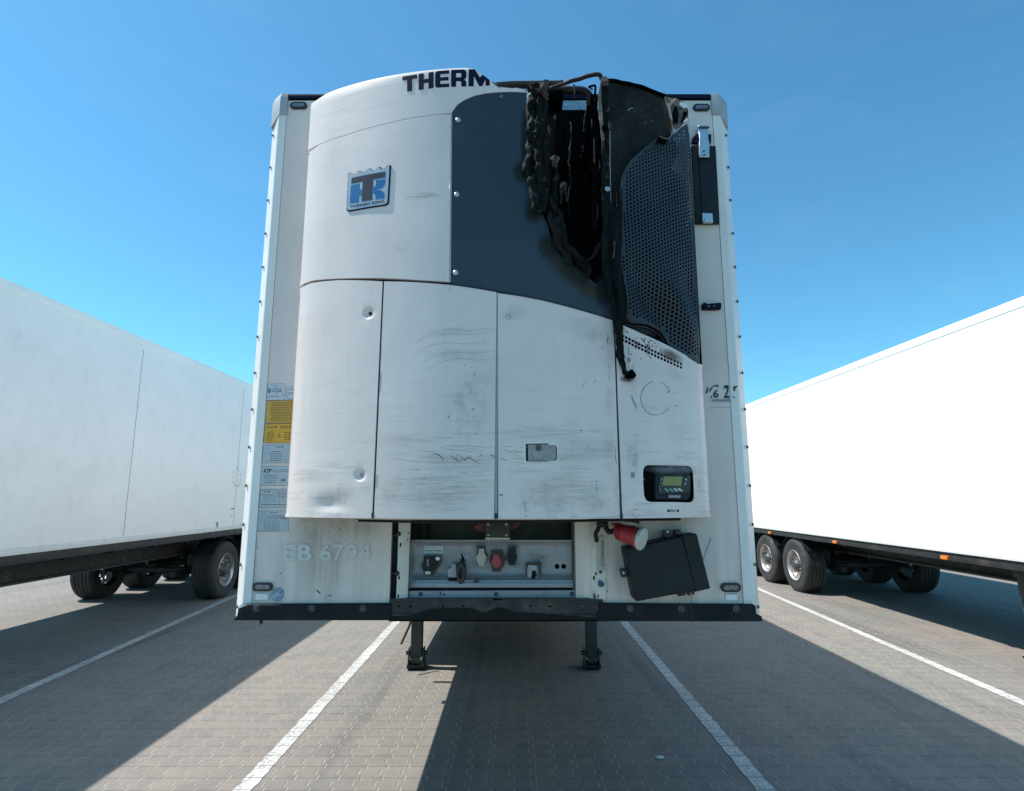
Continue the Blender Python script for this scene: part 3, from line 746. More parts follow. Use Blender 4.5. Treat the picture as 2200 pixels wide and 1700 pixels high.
sticker(((180, 78), (362, 75), (168, 250), (355, 244)), 'sticker_white', 'ink_grey', (
    ('ink', 'rows', [(.33, .62, .82, .9, 1)]), ('ink_blue', 'box', [(.03, .60, .17, .72), (.03, .46, .17, .57)]), ('ink_blue', 'rows', [(.22, .8, .48, .74, 3)]),
    ('ink_red', 'rows', [(.06, .62, .17, .27, 1)]), ('ink_grey', 'ring', [(.72, .36, .2, .2)])))
sticker(((370, 110), (500, 105), (358, 244), (490, 244)), 'sticker_white', 'ink_grey', (('ink_grey', 'ring', [(.42, .45, .36, .42)]), ('ink_grey', 'rows', [(.2, .65, .35, .6, 2)])))
sticker(((172, 258), (480, 250), (155, 492), (465, 488)), 'sticker_yellow', 'ink', (('ink_brown', 'rows', [(.12, .95, .06, .95, 12)]),))
sticker(((152, 506), (470, 496), (134, 700), (455, 702)), 'sticker_amber', 'ink', (
    ('ink', 'rows', [(.06, .32, .78, .88, 1), (.5, .95, .74, .9, 2)]), ('ink', 'box', [(.33, .80, .38, .88)]), ('ink_brown', 'rows', [(.06, .32, .08, .62, 5), (.45, .55, .26, .5, 2), (.62, .9, .1, .6, 4)])))
sticker(((136, 725), (450, 722), (118, 915), (440, 915)), 'sticker_grey', 'ink_grey', (
    ('ink', 'rows', [(.42, .62, .82, .92, 1)]), ('ink', 'box', [(.63, .84, .66, .92)]), ('ink_grey', 'rows', [(.2, .6, .06, .68, 5)]), ('ink_grey', 'grid', [(.62, .1, .98, .72, 1, 5)])))
sticker(((112, 955), (440, 952), (96, 1155), (430, 1155)), 'sticker_grey', 'ink_grey', (
    ('ink', 'text', [('ATP', .06, .66, .33, .86), ('FR', .66, .20, .82, .32)]), ('ink_grey', 'rows', [(.36, .95, .66, .86, 2), (.1, .5, .08, .58, 4), (.62, .95, .1, .16, 1)]), ('ink_grey', 'grid', [(.5, .36, .98, .58, 1, 2)])))
sticker(((100, 1200), (420, 1197), (85, 1395), (415, 1395)), 'sticker_grey', 'ink_grey', (
    ('ink', 'rows', [(.12, .28, .84, .92, 1)]), ('ink', 'box', [(.29, .86, .33, .92)]), ('ink_grey', 'grid', [(.02, .42, .45, .97, 1, 1), (.5, .42, .98, .97, 2, 1), (.02, .03, .98, .36, 6, 1)]), ('ink_grey', 'rows', [(.05, .42, .48, .76, 4), (.54, .95, .5, .9, 5), (.06, .95, .1, .24, 1)])))
sticker(((78, 1430), (400, 1425), (60, 1645), (395, 1640)), 'sticker_grey', 'ink_grey', (
    ('ink', 'rows', [(.40, .6, .87, .94, 1)]), ('ink', 'box', [(.61, .88, .64, .94)]), ('ink_grey', 'grid', [(.02, .03, .25, .97, 1, 11), (.27, .03, .7, .55, 4, 8)]), ('ink_grey', 'rows', [(.3, .92, .6, .8, 3), (.76, .95, .55, .7, 2)])))

# torn lettering on the right
m = MB(); m.px(Z(yn, (236, 368), (262, 368), (262, 400), (238, 400)), WALL, .0034, .001)
for t_, q in (('6', (283, 250, 386, 402)), ('2', (485, 162, 585, 410))): m.text(t_, quadplace(yn(q[0], q[1]), yn(q[2], q[1]), yn(q[0], q[3]), yn(q[2], q[3])), WALL, .0034, .02)
for pts in ([(140, 300), (165, 200), (190, 200), (172, 300), (150, 325)], [(205, 275), (235, 215), (265, 195), (270, 212), (240, 260), (218, 290)], [(255, 195), (300, 165), (385, 155), (388, 178), (370, 205), (350, 178), (305, 182), (262, 208)], [(500, 185), (530, 160), (570, 170), (578, 195), (545, 185), (515, 205)],
            [(655, 190), (735, 175), (738, 195), (700, 215), (695, 275), (665, 272)], [(655, 385), (685, 390), (680, 410), (655, 410)], [(600, 195), (625, 170), (612, 235)], [(615, 440), (650, 395), (645, 440)]):
    m.px(jag(Z(yn, *pts)+[yn(*pts[0])], .35, 2, len(pts))[:-1], WALL, .0034 if pts[0][0] < 640 else .0085, .001, convex_holes=False)
m.build('torn_lettering', 'ink', T); m = MB()
rr = random.Random(9)
for k in range(15):
    xx = 258+k*24; h_ = rr.uniform(22, 42)
    if rr.random() < .85: m.px(Z(yn, (xx, 430), (xx+rr.uniform(9, 19), 430), (xx+rr.uniform(9, 18), 430+h_), (xx+2, 430+h_)), WALL, .0034, .0006)
m.build('small_print', 'ink_grey', T)
m = MB(); m.px(Z(yn, (250, 572), (640, 582), (640, 590), (250, 578)), WALL, .003, .001); m.px(Z(yn, (560, 160), (650, 170), (655, 440), (600, 470), (575, 400), (620, 300)), WALL, .0024, .001); m.px(Z(yn, (250, 430), (640, 440), (600, 480), (270, 482)), WALL, .0022, .001)
m.build('sticker_residue', 'cap_grey', T)

# rubber flap, latch and hinge high on the right
m = MB(); m.px(Z(z2, (1178, 665), (1335, 668), (1362, 1178), (1205, 1178)), WALL, .02, .02, step=1)
fl = m.build('rubber_flap', 'black_plastic', T, bevel=.004)
m = MB(); m.px(Z(z2, (1225, 760), (1300, 760), (1318, 1120), (1245, 1120)), WALL, .026, .006, step=1); m.build('flap_rib', 'black_plastic', fl, bevel=.003)
m = MB(); m.px(Z(z2, (1182, 640), (1185, 615), (1208, 592), (1306, 592), (1306, 648), (1182, 648)), WALL, .022, .022, step=1); m.build('latch_base', 'navy', T, bevel=.003)
m = MB(); m.px(Z(z2, (1216, 590), (1280, 590), (1280, 640), (1285, 660), (1286, 757), (1219, 757), (1219, 660), (1222, 640)), WALL, .042, .012, step=1)
m.px(Z(z2, (1216, 545), (1280, 545), (1280, 592), (1216, 592)), WALL, .036, .03, step=1)
la = m.build('latch', 'steel', T, bevel=.003)
m = MB(); m.px(Z(z2, (1212, 558), (1284, 558), (1284, 566), (1212, 566)), WALL, .044, .01, step=1); m.build('hinge_pin', 'dark_bolt', la)
for q in ((1248, 718), (1250, 745)):
    x_, z_ = WALL.xz(*z2(*q)); m = MB(); m.lathe([(.006, -.04), (.006, -.045), (.003, -.047)], (x_, WY, z_), 'Y', 10); m.build('rivet', 'dark_bolt', la)
m = MB(); m.px(Z(z2, (1240, 1115), (1310, 1118), (1313, 1178), (1243, 1175)), WALL, .034, .018, step=1); m.px(Z(z2, (1250, 1160), (1308, 1163), (1306, 1182), (1250, 1180)), WALL, .042, .02, step=1); m.build('hinge', 'steel', T, bevel=.003)
m = MB(); m.px(Z(z4, (1245, 172), (1262, 162), (1275, 172), (1360, 165), (1370, 168), (1368, 205), (1340, 208), (1250, 207)), WALL, .028, .03, step=1); bk = m.build('wall_bracket', 'navy', T, bevel=.003)
for q in ((1284, 190), (1320, 190)):
    x_, z_ = WALL.xz(*z4(*q)); m = MB(); m.lathe([(.004, -.028), (.004, -.033)], (x_, WY, z_), 'Y', 8); m.build('bolt', 'bolt_steel', bk)

# service recess: posts, back wall, connection panel, rails
def zof(z, x, y, Y=WY): return WALL.xz(*z(x, y))[1]
def xof(z, x, y): return WALL.xz(*z(x, y))[0]
zt_ = z_rt
m = MB(); m.px(Z(ya, (158, 60), (250, 60), (215, 1230), (200, 1262), (112, 1255)), Wall(WY+.03), 0, .02, step=1); m.build('rubber_seal', 'rubber', T)
for k, (ax, ay) in enumerate(((250, 318), (228, 892))):
    q = PY(*ya(ax, ay), WY); m = MB(); m.lathe([(.012, .03), (.012, -.01), (.007, -.014)], (q.x, WY, q.z), 'Y', 12); m.build('bolt', 'lamp_black', T)
m = MB(); m.px(Z(ya, (165, 335), (250, 335), (250, 350), (165, 350)), WALL, 0, .02, step=1); m.px(Z(ya, (140, 890), (225, 893), (225, 906), (140, 903)), WALL, 0, .02, step=1); m.build('seal_joint', 'lamp_black', T)
class Post:      # folded post: front facet and an inner facet going back
    def __init__(s, xc, sg, k=.55): s.xc = xc; s.sg = sg; s.k = k
    def xz(s, px, py): return WALL.xz(px, py)
    def at(s, x, z, o): return Vector((x, WY-.006-o+max(0, s.sg*(x-s.xc))*s.k, z))
def post(z, edge, fold_x, sg, holes, name='frame_post'):
    m = MB(); xs = WALL.xz(*z(fold_x, 700))[0]; S = Post(xs, sg)
    hs = [[WALL.xz(*z(hx+rx*math.cos(a), hy+ry*math.sin(a))) for a in [2*PI*k/12 for k in range(12)]] for hx, hy, rx, ry in holes]
    m.sheet([WALL.xz(*z(*p)) for p in edge], S, 0, .012, hs, grid=.03); o = m.build(name, 'post_cream', T, smooth=25)
    m = MB(); m.px([z(*p) for p in edge], S, -.02, .004, grid=.05); m.build('post_back', 'soot_gap_black', o)  # black sheet standing in for the shade inside the post holes
    return o
pl_ = post(ya, ((252, 60), (418, 60), (400, 500), (372, 1250), (330, 1258), (296, 1282), (200, 1262), (215, 1230), (235, 700)), 325, 1,
     ((275, 475, 15, 34), (253, 955, 15, 34), (242, 1220, 14, 32), (385, 310, 8, 20), (376, 400, 6, 22), (285, 340, 5, 8), (262, 825, 4, 10), (252, 1082, 4, 9)))
pr_ = post(yr, ((1318, 100), (1495, 110), (1500, 600), (1430, 1000), (1425, 1278), (1352, 1278), (1330, 600)), 1405, -1, ((1435, 190, 4, 9),))
m = MB(); S = Wall(WY-.008)
hs = [[S.xz(*yr(hx+rx*math.cos(2*PI*k/12), hy+ry*math.sin(2*PI*k/12))) for k in range(12)] for hx, hy, rx, ry in ((1448, 478, 15, 34), (1490, 898, 13, 30), (1461, 960, 15, 34), (1466, 1215, 14, 32), (1520, 1228, 12, 26), (1437, 350, 4, 8))]
m.sheet([S.xz(*yr(*p)) for p in ((1408, 110), (1640, 110), (1630, 1280), (1360, 1283), (1425, 1278), (1427, 1000), (1418, 600))], S, 0, .008, hs, step=.3, convex_holes=True); fp = m.build('side_plate', 'post_cream', T)
m = MB(); m.px(Z(yr, (1420, 120), (1632, 120), (1622, 1275), (1432, 1275)), Wall(WY-.003), 0, .002, step=1); m.build('plate_back', 'soot_gap_black', fp)  # black sheet that darkens the plate's holes as shade would
m = MB(); m.px(Z(yr, (1505, 400), (1540, 350), (1612, 355), (1612, 760), (1605, 860), (1510, 850)), Wall(WY-.02), 0, .012, step=1); cv = m.build('louvre_cover', 'cream_cap', fp, bevel=.003)
m = MB()
for k in range(14):
    yy = 418+k*27.5; w0 = 1562; w1 = 1606-k*.6; hh_ = 7.5 if k < 9 else 5
    m.px(Z(yr, (w0, yy), (w1, yy+3), (w1, yy+3+hh_*1.6), (w0, yy+hh_*1.6)), Wall(WY-.0205), 0, .002, step=1)
m.build('louvre_slot', 'ink', cv)
m = MB(); m.px(jag(Z(yr, (1525, 1000), (1570, 1000), (1612, 1050), (1605, 1080), (1560, 1090), (1525, 1080)), .4, 2, 4), Wall(WY-.0175), 0, .002); m.build('blue_paint_smear', 'blue_smear', fp)
m = MB(); m.px(Z(yr, (1530, 862), (1588, 858), (1565, 895), (1550, 900)), Wall(WY-.02), 0, .006); m.px(jag(Z(yr, (1455, 1190), (1470, 1180), (1490, 1235), (1480, 1262), (1455, 1262)), .5, 2, 3), Wall(WY-.018), 0, .003); m.px(Z(yr, (1655, 1130), (1665, 1130), (1664, 1165), (1657, 1165)), Wall(WY-.002), 0, .002); m.build('grime_spot', 'ink', fp)
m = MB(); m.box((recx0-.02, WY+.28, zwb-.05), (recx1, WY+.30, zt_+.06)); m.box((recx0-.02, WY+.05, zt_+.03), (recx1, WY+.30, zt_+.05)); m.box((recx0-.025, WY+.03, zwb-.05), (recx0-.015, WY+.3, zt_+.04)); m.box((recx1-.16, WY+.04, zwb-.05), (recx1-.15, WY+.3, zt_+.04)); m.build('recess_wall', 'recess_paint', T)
# connection panel: pressed sheet with a raised border
PWs = Wall(WY+.095)
def ppx(z, x, y): return PWs.xz(*z(x, y))
cxy = lambda *p: [PWs.xz(*q) for q in p]
out = cxy(ya(418, 400), yr(1320, 402), yr(1328, 1040), ya(385, 1035))
inn = cxy(ya(475, 470), yr(1245, 472), yr(1248, 925), ya(470, 935))
x0, x1 = inn[0][0], inn[1][0]; za, zb_ = inn[2][1], inn[0][1]
def pbump(x, z):
    dx = min(x-x0, x1-x); dz = min(z-za, zb_-z); d = min(dx, dz)
    return .040*max(0, min(1, 1-(d+.020)/.020))
PB = Wall(WY+.095, bump=pbump)
holes_ = [circ(*ppx(yr, 925, 792), .0128, 14), circ(*ppx(yr, 1021, 792), .0128, 14)]
m = MB(); m.sheet(out, PB, 0, .004, holes_, grid=.014); cpn = m.build('connection_panel', 'panel_lilac', T, smooth=50)
m = MB(); a = cxy(yr(900, 760), yr(1050, 825)); m.box((a[0][0]-.01, WY+.12, a[1][1]-.02), (a[1][0]+.01, WY+.13, a[0][1]+.02)); m.build('hole_back', 'soot_gap_black', cpn)  # black backing, colours the two panel holes as shaded
# folded lip under the panel, dark gap and lower rail
e0, e1 = out[3][0], out[2][0]; zl_ = out[2][1]
m = MB(); m.box((e0, WY+.045, zl_-.014), (e1, WY+.085, zl_+.010), .004); m.build('panel_lip', 'panel_lilac', cpn)
RS = Wall(WY+.03)
a0 = RS.xz(*ya(375, 1150)); a1 = RS.xz(*yr(1325, 1140)); b0 = RS.xz(*ya(375, 1250)); b1 = RS.xz(*yr(1335, 1245))
m = MB(); m.sheet(jag([(b0[0], b0[1]), (b1[0], b1[1])], .002, 40, 2)+[(a1[0], a1[1]), (a0[0], a0[1])], RS, 0, .02, step=.5, convex_holes=False); lr = m.build('lower_rail', 'panel_lilac', T)
m = MB(); m.box((a0[0], WY+.05, b0[1]+.01), (a1[0], WY+.28, a0[1]-.002)); m.build('rail_shelf', 'panel_lilac', lr)
for q in (ya(565, 1195), ya(1660, 1192), yr(1138, 1188)):
    x_, z_ = RS.xz(*q); m = MB(); m.lathe([(.010, .03), (.010, .022), (.006, .018)], (x_, WY, z_), 'Y', 12); m.build('bolt', 'dark_bolt', lr)
x_, z_ = RS.xz(*ya(850, 1190)); m = MB(); m.px(Z(ya, (840, 1160), (860, 1165), (862, 1210), (845, 1212)), RS, .002, .002); m.px(Z(ya, (900, 1180), (918, 1190), (915, 1220), (895, 1215)), RS, .002, .002); m.build('grime_spot', 'ink', lr)
# crossmember below: rusty top flange and oily face
RM = Wall(WY-.012)
m = MB(); hs = [[RM.xz(*(p0[0]+2.9*math.cos(t*PI/5), p0[1]+2.3*math.sin(t*PI/5))) for t in range(10)] for p0 in (ya(250, 1372), ya(418, 1372), ya(892, 1370), ya(1185, 1366), yr(535, 1370), yr(822, 1372), yr(1295, 1372), yr(1465, 1378))]
m.sheet([RM.xz(*p) for p in (ya(118, 1290), ya(205, 1268), ya(700, 1262), yr(300, 1255), yr(1340, 1255), yr(1590, 1270), yr(1600, 1560), ya(118, 1560))], RM, 0, .012, hs, step=.3); cm = m.build('crossmember', 'rust_beam', T)
m = MB(); m.box((recx0, WY+.0, zwb-.085), (recx1, WY+.06, zwb-.02)); m.build('hole_back', 'soot_gap_black', cm)  # black backing in place of shade behind the bolt holes
n = MAT['rust_beam']
m = MB(); p_ = [ya(118, 1500), ya(480, 1495)]+jag([ya(480, 1495), ya(700, 1420), ya(900, 1400), ya(1230, 1395), ya(1500, 1460), yr(80, 1380), yr(330, 1460), yr(700, 1470), yr(900, 1490), yr(1600, 1500)], .9, 5, 8)+[yr(1600, 1565), ya(118, 1565)]
m.px(p_, RM, .004, .004, convex_holes=False); m.build('oil_stain', 'oil', cm)
m = MB(); m.px(jag([ya(122, 1497), ya(140, 1483), ya(480, 1483), ya(495, 1492), ya(300, 1506)], .3, 3, 2), RM, .007, .004); m.px(jag([yr(930, 1492), yr(1300, 1488), yr(1620, 1520), yr(1500, 1530), yr(1200, 1508)], .3, 3, 4), RM, .007, .004); m.px(jag([yr(1495, 1300), yr(1510, 1300), yr(1505, 1430), yr(1480, 1445), yr(1485, 1390)], .4, 2, 4), RM, .012, .004); m.build('bent_edge', 'ash', cm)
m = MB(); m.px(Z(ya, (120, 1262), (1756, 1258), (1756, 1282), (120, 1290)), Wall(WY-.02), 0, .02, step=1); m.px(Z(yr, (0, 1262), (1345, 1258), (1345, 1275), (0, 1282)), Wall(WY-.02), 0, .02, step=1); m.build('top_flange', 'chassis', cm)

# fittings on the connection panel
def fit(name, parts, mat0='lamp_black'):
    """parts: list of (part name, material, pixel polygon, front, thickness)"""
    o = None
    for nm, mt, pts, fr, th in parts:
        m = MB(); m.px(pts, PWs, fr, th, step=1, convex_holes=False); k = m.build(nm, mt, o or T, bevel=.0015)
        o = o or k
    return o
capsule = lambda z, cx_, cy_, w, h, top: [z(cx_-top/2, cy_-h/2), z(cx_+top/2, cy_-h/2), z(cx_+top/2, cy_-h*.26), z(cx_+w/2, cy_-h*.02), z(cx_+w*.42, cy_+h*.22), z(cx_+w*.22, cy_+h/2), z(cx_-w*.22, cy_+h/2), z(cx_-w*.42, cy_+h*.22), z(cx_-w/2, cy_-h*.02), z(cx_-top/2, cy_-h*.26)]
fit('socket', [('socket', 'lamp_black', capsule(ya, 1455, 632, 168, 268, 112), .030, .045), ('socket_cap', 'cream_cap', capsule(ya, 1453, 648, 150, 250, 82), .045, .012)])
fit('socket', [('socket', 'lamp_black', Z(ya, (1592, 545), (1756, 545), (1762, 620), (1800, 680), (1780, 760), (1735, 800), (1730, 858), (1608, 858), (1605, 800), (1560, 690), (1590, 610)), .030, .045),
     ('socket_cap', 'red_cap', Z(ya, (1628, 605), (1705, 605), (1712, 650), (1740, 690), (1738, 745), (1710, 785), (1675, 800), (1640, 790), (1605, 755), (1598, 700), (1622, 655)), .048, .016)])
fit('socket', [('socket', 'lamp_black', capsule(yr, 268, 634, 165, 270, 118), .034, .048), ('socket_cap', 'black_plastic', capsule(yr, 268, 645, 120, 220, 80), .044, .012)])
for z, q in ((ya, (1375, 537)), (ya, (1375, 776)), (yr, (348, 538)), (yr, (345, 778))):
    x_, z__ = PWs.xz(*z(*q)); m = MB(); m.lathe([(.010, WY+.085), (.010, WY+.078), (.006, WY+.074)], (x_, 0, z__), 'Y', 10); sc_ = m.build('screw', 'steel', T); m = MB(); m.lathe([(.0045, WY+.0735), (.0045, WY+.072)], (x_, 0, z__), 'Y', 8); m.build('screw_socket', 'ink', sc_)
m = MB(); m.px(Z(ya, (1390, 812), (1756, 816), (1756, 822), (1390, 818)), PWs, .002, .002); m.px(Z(yr, (130, 800), (330, 802), (330, 808), (130, 806)), PWs, .002, .002); m.build('plate_outline', 'ink_grey', cpn)
ft = fit('coupling', [('coupling', 'lamp_black', Z(ya, (628, 622), (870, 630), (875, 690), (845, 780), (790, 860), (765, 900), (650, 902), (628, 850), (600, 800), (605, 730), (628, 690)), .05, .065), ('coupling_lid', 'black_plastic', Z(ya, (640, 640), (800, 640), (800, 690), (830, 740), (800, 800), (760, 840), (650, 840), (615, 770), (640, 700)), .062, .02),
     ('coupling_seal', 'white_plastic', Z(ya, (650, 850), (690, 836), (740, 850), (725, 884), (665, 886)), .064, .02), ('coupling_tab', 'white_plastic', Z(ya, (590, 812), (604, 806), (612, 850), (598, 850)), .04, .02), ('key_mark', 'white_plastic', Z(ya, (683, 668), (690, 668), (688, 768), (684, 768)), .0635, .003), ('key_mark', 'white_plastic', Z(ya, (697, 668), (703, 668), (705, 768), (698, 768)), .0635, .003)])
x_, z__ = PWs.xz(*ya(838, 655)); m = MB(); m.lathe([(.0125, WY+.03), (.0125, WY+.022), (.008, WY+.018)], (x_, 0, z__), 'Y', 14); m.build('screw', 'steel', ft)
m = MB(); m.px(Z(ya, (618, 492), (890, 496), (888, 545), (618, 538)), PWs, .002, .002); pm = m.build('plate_label', 'sticker_white', cpn)
m = MB(); m.px(Z(ya, (618, 538), (888, 545), (884, 605), (615, 600)), PWs, .002, .002); m.build('label_band', 'post_paint', pm)
m = MB(); rr = random.Random(2)
for k in range(16):
    xx = 626+k*16; m.px(Z(ya, (xx, 556), (xx+rr.uniform(4, 13), 556), (xx+rr.uniform(4, 13), 570+rr.uniform(0, 7)), (xx, 572)), PWs, .0026, .0006)
m.build('label_print', 'ink', pm)
# two folded metal holders with worn plug remains
def holder(z, p, dark):
    m = MB(); m.px(Z(z, *p), PWs, .055, .055, step=1); o = m.build('cable_holder', 'panel_lilac', T, bevel=.006)
    return o
h1 = holder(ya, ((1020, 735), (1105, 735), (1110, 940), (975, 935), (972, 800), (1018, 790)), 0)
m = MB(); q = PWs.xz(*ya(1165, 855)); m.lathe([(.055, WY+.08), (.055, WY+.01), (.048, WY+.0), (.03, WY+.0), (.028, WY+.03)], (q[0]+.004, 0, q[1]), 'Y', 20); m.v = [Vector((q[0]+(v.x-q[0])*.42, v.y, v.z)) for v in m.v]; m.build('holder_ring', 'leg_paint', h1)
m = MB(); m.px(jag(Z(ya, (985, 930), (1060, 930), (1120, 960), (1100, 985), (985, 985)), .5, 2, 3), PWs, .05, .05); m.px(jag(Z(ya, (1150, 600), (1190, 650), (1210, 720), (1140, 720), (1165, 660)), .8, 3, 3), PWs, .004, .004, convex_holes=False); m.build('grime_spot', 'burnt_brown', h1)
h2 = holder(yr, ((470, 728), (640, 728), (645, 760), (640, 935), (480, 940), (470, 820)), 0)
m = MB(); m.px(Z(yr, (465, 728), (690, 720), (688, 890), (672, 905), (660, 890), (655, 790), (630, 760), (500, 752), (482, 820), (478, 930), (466, 920)), PWs, .062, .02, step=1, convex_holes=False); m.px(jag(Z(yr, (645, 700), (668, 690), (672, 730), (640, 735)), .4, 2, 2), PWs, .06, .03); m.build('holder_frame', 'leg_paint', h2)
m = MB(); m.px(jag(Z(yr, (560, 830), (610, 835), (625, 900), (590, 945), (545, 945)), .6, 2, 5), PWs, .058, .01); m.build('holder_rust', 'burnt_brown', h2)
m = MB(); rr = random.Random(12)
for k in range(46):
    cx_, cy_ = (rr.gauss(1190, 60), rr.gauss(620, 60)) if k % 2 else (rr.gauss(640, 60)+1, rr.gauss(640, 45)); z = ya if k % 2 else yr
    s_ = rr.uniform(2.5, 8); m.px([z(cx_-s_, cy_-s_*.5), z(cx_+s_*.3, cy_-s_), z(cx_+s_, cy_+s_*.4), z(cx_-s_*.2, cy_+s_)], PWs, .0025, .002)
m.px(Z(ya, (1365, 965), (1410, 965), (1405, 1020), (1330, 1024)), Wall(WY+.045), .006, .02); m.px(Z(ya, (800, 962), (858, 968), (850, 978), (805, 972)), PWs, .016, .006)
m.build('grease_spots', 'grease', cpn)
# olive junction box in the shadow above the panel, dull copper behind
JW = Wall(WY+.02)
m = MB(); m.px(Z(ya, (1508, 150), (1756, 150), (1861, 150), (1861, 390), (1508, 392)), JW, 0, .12, step=1); jb = m.build('junction_box', 'olive', T, bevel=.004)
m = MB(); m.px([ya(1560, 170), ya(1810, 172), ya(1810, 262), ya(1560, 262)], JW, .002, .004, step=1); m.build('box_recess', 'chassis', jb)
m = MB(); m.px([ya(1505, 372), yr(240, 378), yr(240, 398), ya(1505, 398)], JW, .012, .03, step=1); m.build('box_lip', 'post_cream', jb)
for q in (ya(1550, 178), ya(1550, 332), yr(190, 180), yr(190, 335), ya(1553, 412), yr(180, 412)):
    x_, z__ = JW.xz(*q); m = MB(); m.lathe([(.0085, 0), (.0085, -.008), (.005, -.011)], (x_, WY+.02, z__), 'Y', 10); m.build('bolt', 'bolt_steel', jb)
m = MB()
for pts in ([ya(1510, 170), ya(1400, 180), ya(1320, 235), ya(1400, 290), ya(1510, 300)], [yr(240, 150), yr(390, 155), yr(385, 205), yr(300, 255), yr(240, 275)]): m.px(pts, JW, -.05, .05, step=1)
m.build('copper_duct', 'copper_dull', T)
q = PY(*yr(1190, 190), WY+.15); m = MB(); m.lathe([(.035, 0), (.03, -.05), (.012, -.05), (.01, -.06)], (q.x, q.y, q.z), 'Y', 16); m.tube([(q.x, q.y-.02, q.z), (q.x+.16, q.y-.02, q.z-.005)], .006, 6); m.build('drain_cap', 'black_plastic', T)
for k in range(2):
    m = MB(); a = (600, 500)[k]; m.box((recx0+.12+.9*k*0, WY+.2, 1.60), (recx0+.15, WY+.27, zt_)); 
m.build('recess_post', 'chassis', T)
# scratches and runs on the bare wall
m = MB()
for pts in ([(1145, 835), (1165, 838), (1212, 885), (1195, 885)], [(1298, 900), (1320, 898), (1328, 908), (1360, 918), (1325, 916)], [(1258, 926), (1280, 926), (1275, 933)], [(1448, 40), (1465, 42), (1458, 58)], [(672, 612), (690, 612), (688, 628)]):
    m.px(Z(zoomer(490, 1130, .1648), *pts), WALL, .002, .002)
m.px(jag(Z(z6, (1160, 210), (1165, 205), (1120, 330), (1116, 335)), .3, 3, 2), WALL, .002, .001)
m.build('wall_scratch', 'ink', T)
rr = random.Random(4); m = MB()
for k in range(60):
    xx = rr.uniform(212, 250)-k*.25; yy = 200+k*5.2; L = rr.uniform(4, 24); a = z5(xx, yy); m.px([a, (a[0]+L*.3674, a[1]+rr.uniform(-.6, 1.2)), (a[0]+L*.30, a[1]+1.0), (a[0], a[1]+.8)], WALL, .002, .001)
for k in range(60):
    xx = 1355-abs(rr.gauss(0, 16)); yy = rr.uniform(230, 560); L = rr.uniform(3, 14); a = z6(xx, yy); m.px([a, (a[0]+L*.3674, a[1]-.6), (a[0]+L*.30, a[1]+.8)], WALL, .002, .001)
m.build('rub_mark', 'scuff_pale', T)

# ------------------------------------------------------------------ the refrigeration unit
zub = UNIT.xz(*z5(700, 90))[1]
G = thing('refrigeration_unit', 'white transport refrigeration unit on the trailer nose, its dark grille half melted by fire', 'cooling unit', (UC, 2.7, zub))
xl, xr = UC-1.034, UC+1.034; WRAP = .15
def UX(z, *pts): return [UNIT.xz(*z(*p)) for p in pts]
def fixL(P): return [(xl-WRAP, p[1]) if p[0] < xl+.012 else p for p in P]
PT_ = .022; PB_ = .0045
# top seam curves
capseam = UX(z1, (700, 642), (850, 589), (1100, 515), (1300, 470), (1500, 445), (1566, 440))
upper_top = [(a, b-.003) for a, b in capseam]
midseam = UX(z1, (640, 1548), (830, 1532), (1110, 1530), (1330, 1541), (1548, 1556))
m = MB(); ut = [(xl-WRAP, upper_top[0][1]-.02)]+[p for p in upper_top[:-1]]+[UNIT.xz(*z1(1560, 448))]
ub = [UNIT.xz(*z1(1549, 1552))]+[(a, b+.002) for a, b in reversed(midseam[:-1])]+[(xl-WRAP, midseam[0][1]-.004)]
m.sheet(ut+ub, UNIT, 0, PT_, grid=.03); m.build('upper_panel', 'unit_white', G, bevel=PB_*.8, smooth=40)
doors = []
def door(pts, holes=(), name='service_door', cv=True):
    m = MB(); m.sheet(pts, UNIT, 0, PT_, holes, grid=.03, convex_holes=cv); o = m.build(name, 'unit_white', G, bevel=PB_*.7, smooth=40); doors.append(o); return o
g = .004
yb_ = zub
d1r = [UNIT.xz(*z3(1111, 14)), UNIT.xz(*z3(1040, 1570))]
# real dimples for the two screws and a dent at the foot of the first door
dm = [UNIT.xz(*z3(1018, 224)), UNIT.xz(*z3(960, 1292))]; dent = UNIT.xz(*z3(750, 1500)); lipc = UNIT.xz(*z3(770, 1535))
def dimple(x, z):
    o = 0
    for c in dm:
        d = math.hypot(x-c[0], z-c[1]); o -= .012*max(0, 1-(d/.030)**2) if d < .030 else 0
    a = ((x-dent[0])/.075)**2+((z-dent[1])/.040)**2; o -= .012*math.exp(-a)
    a = ((x-lipc[0])/.05)**2+((z-lipc[1])/.013)**2; o += .009*math.exp(-a)
    return o
class Door1(Unit): pass
m = MB(); U1 = Unit(dimple)
o1 = [(xl-WRAP, midseam[0][1]-.022), (midseam[0][0], midseam[0][1]-.010), (midseam[1][0], midseam[1][1]-.007), (d1r[0][0]-.001, d1r[0][1]), (d1r[1][0], yb_), (xl-WRAP, yb_)]
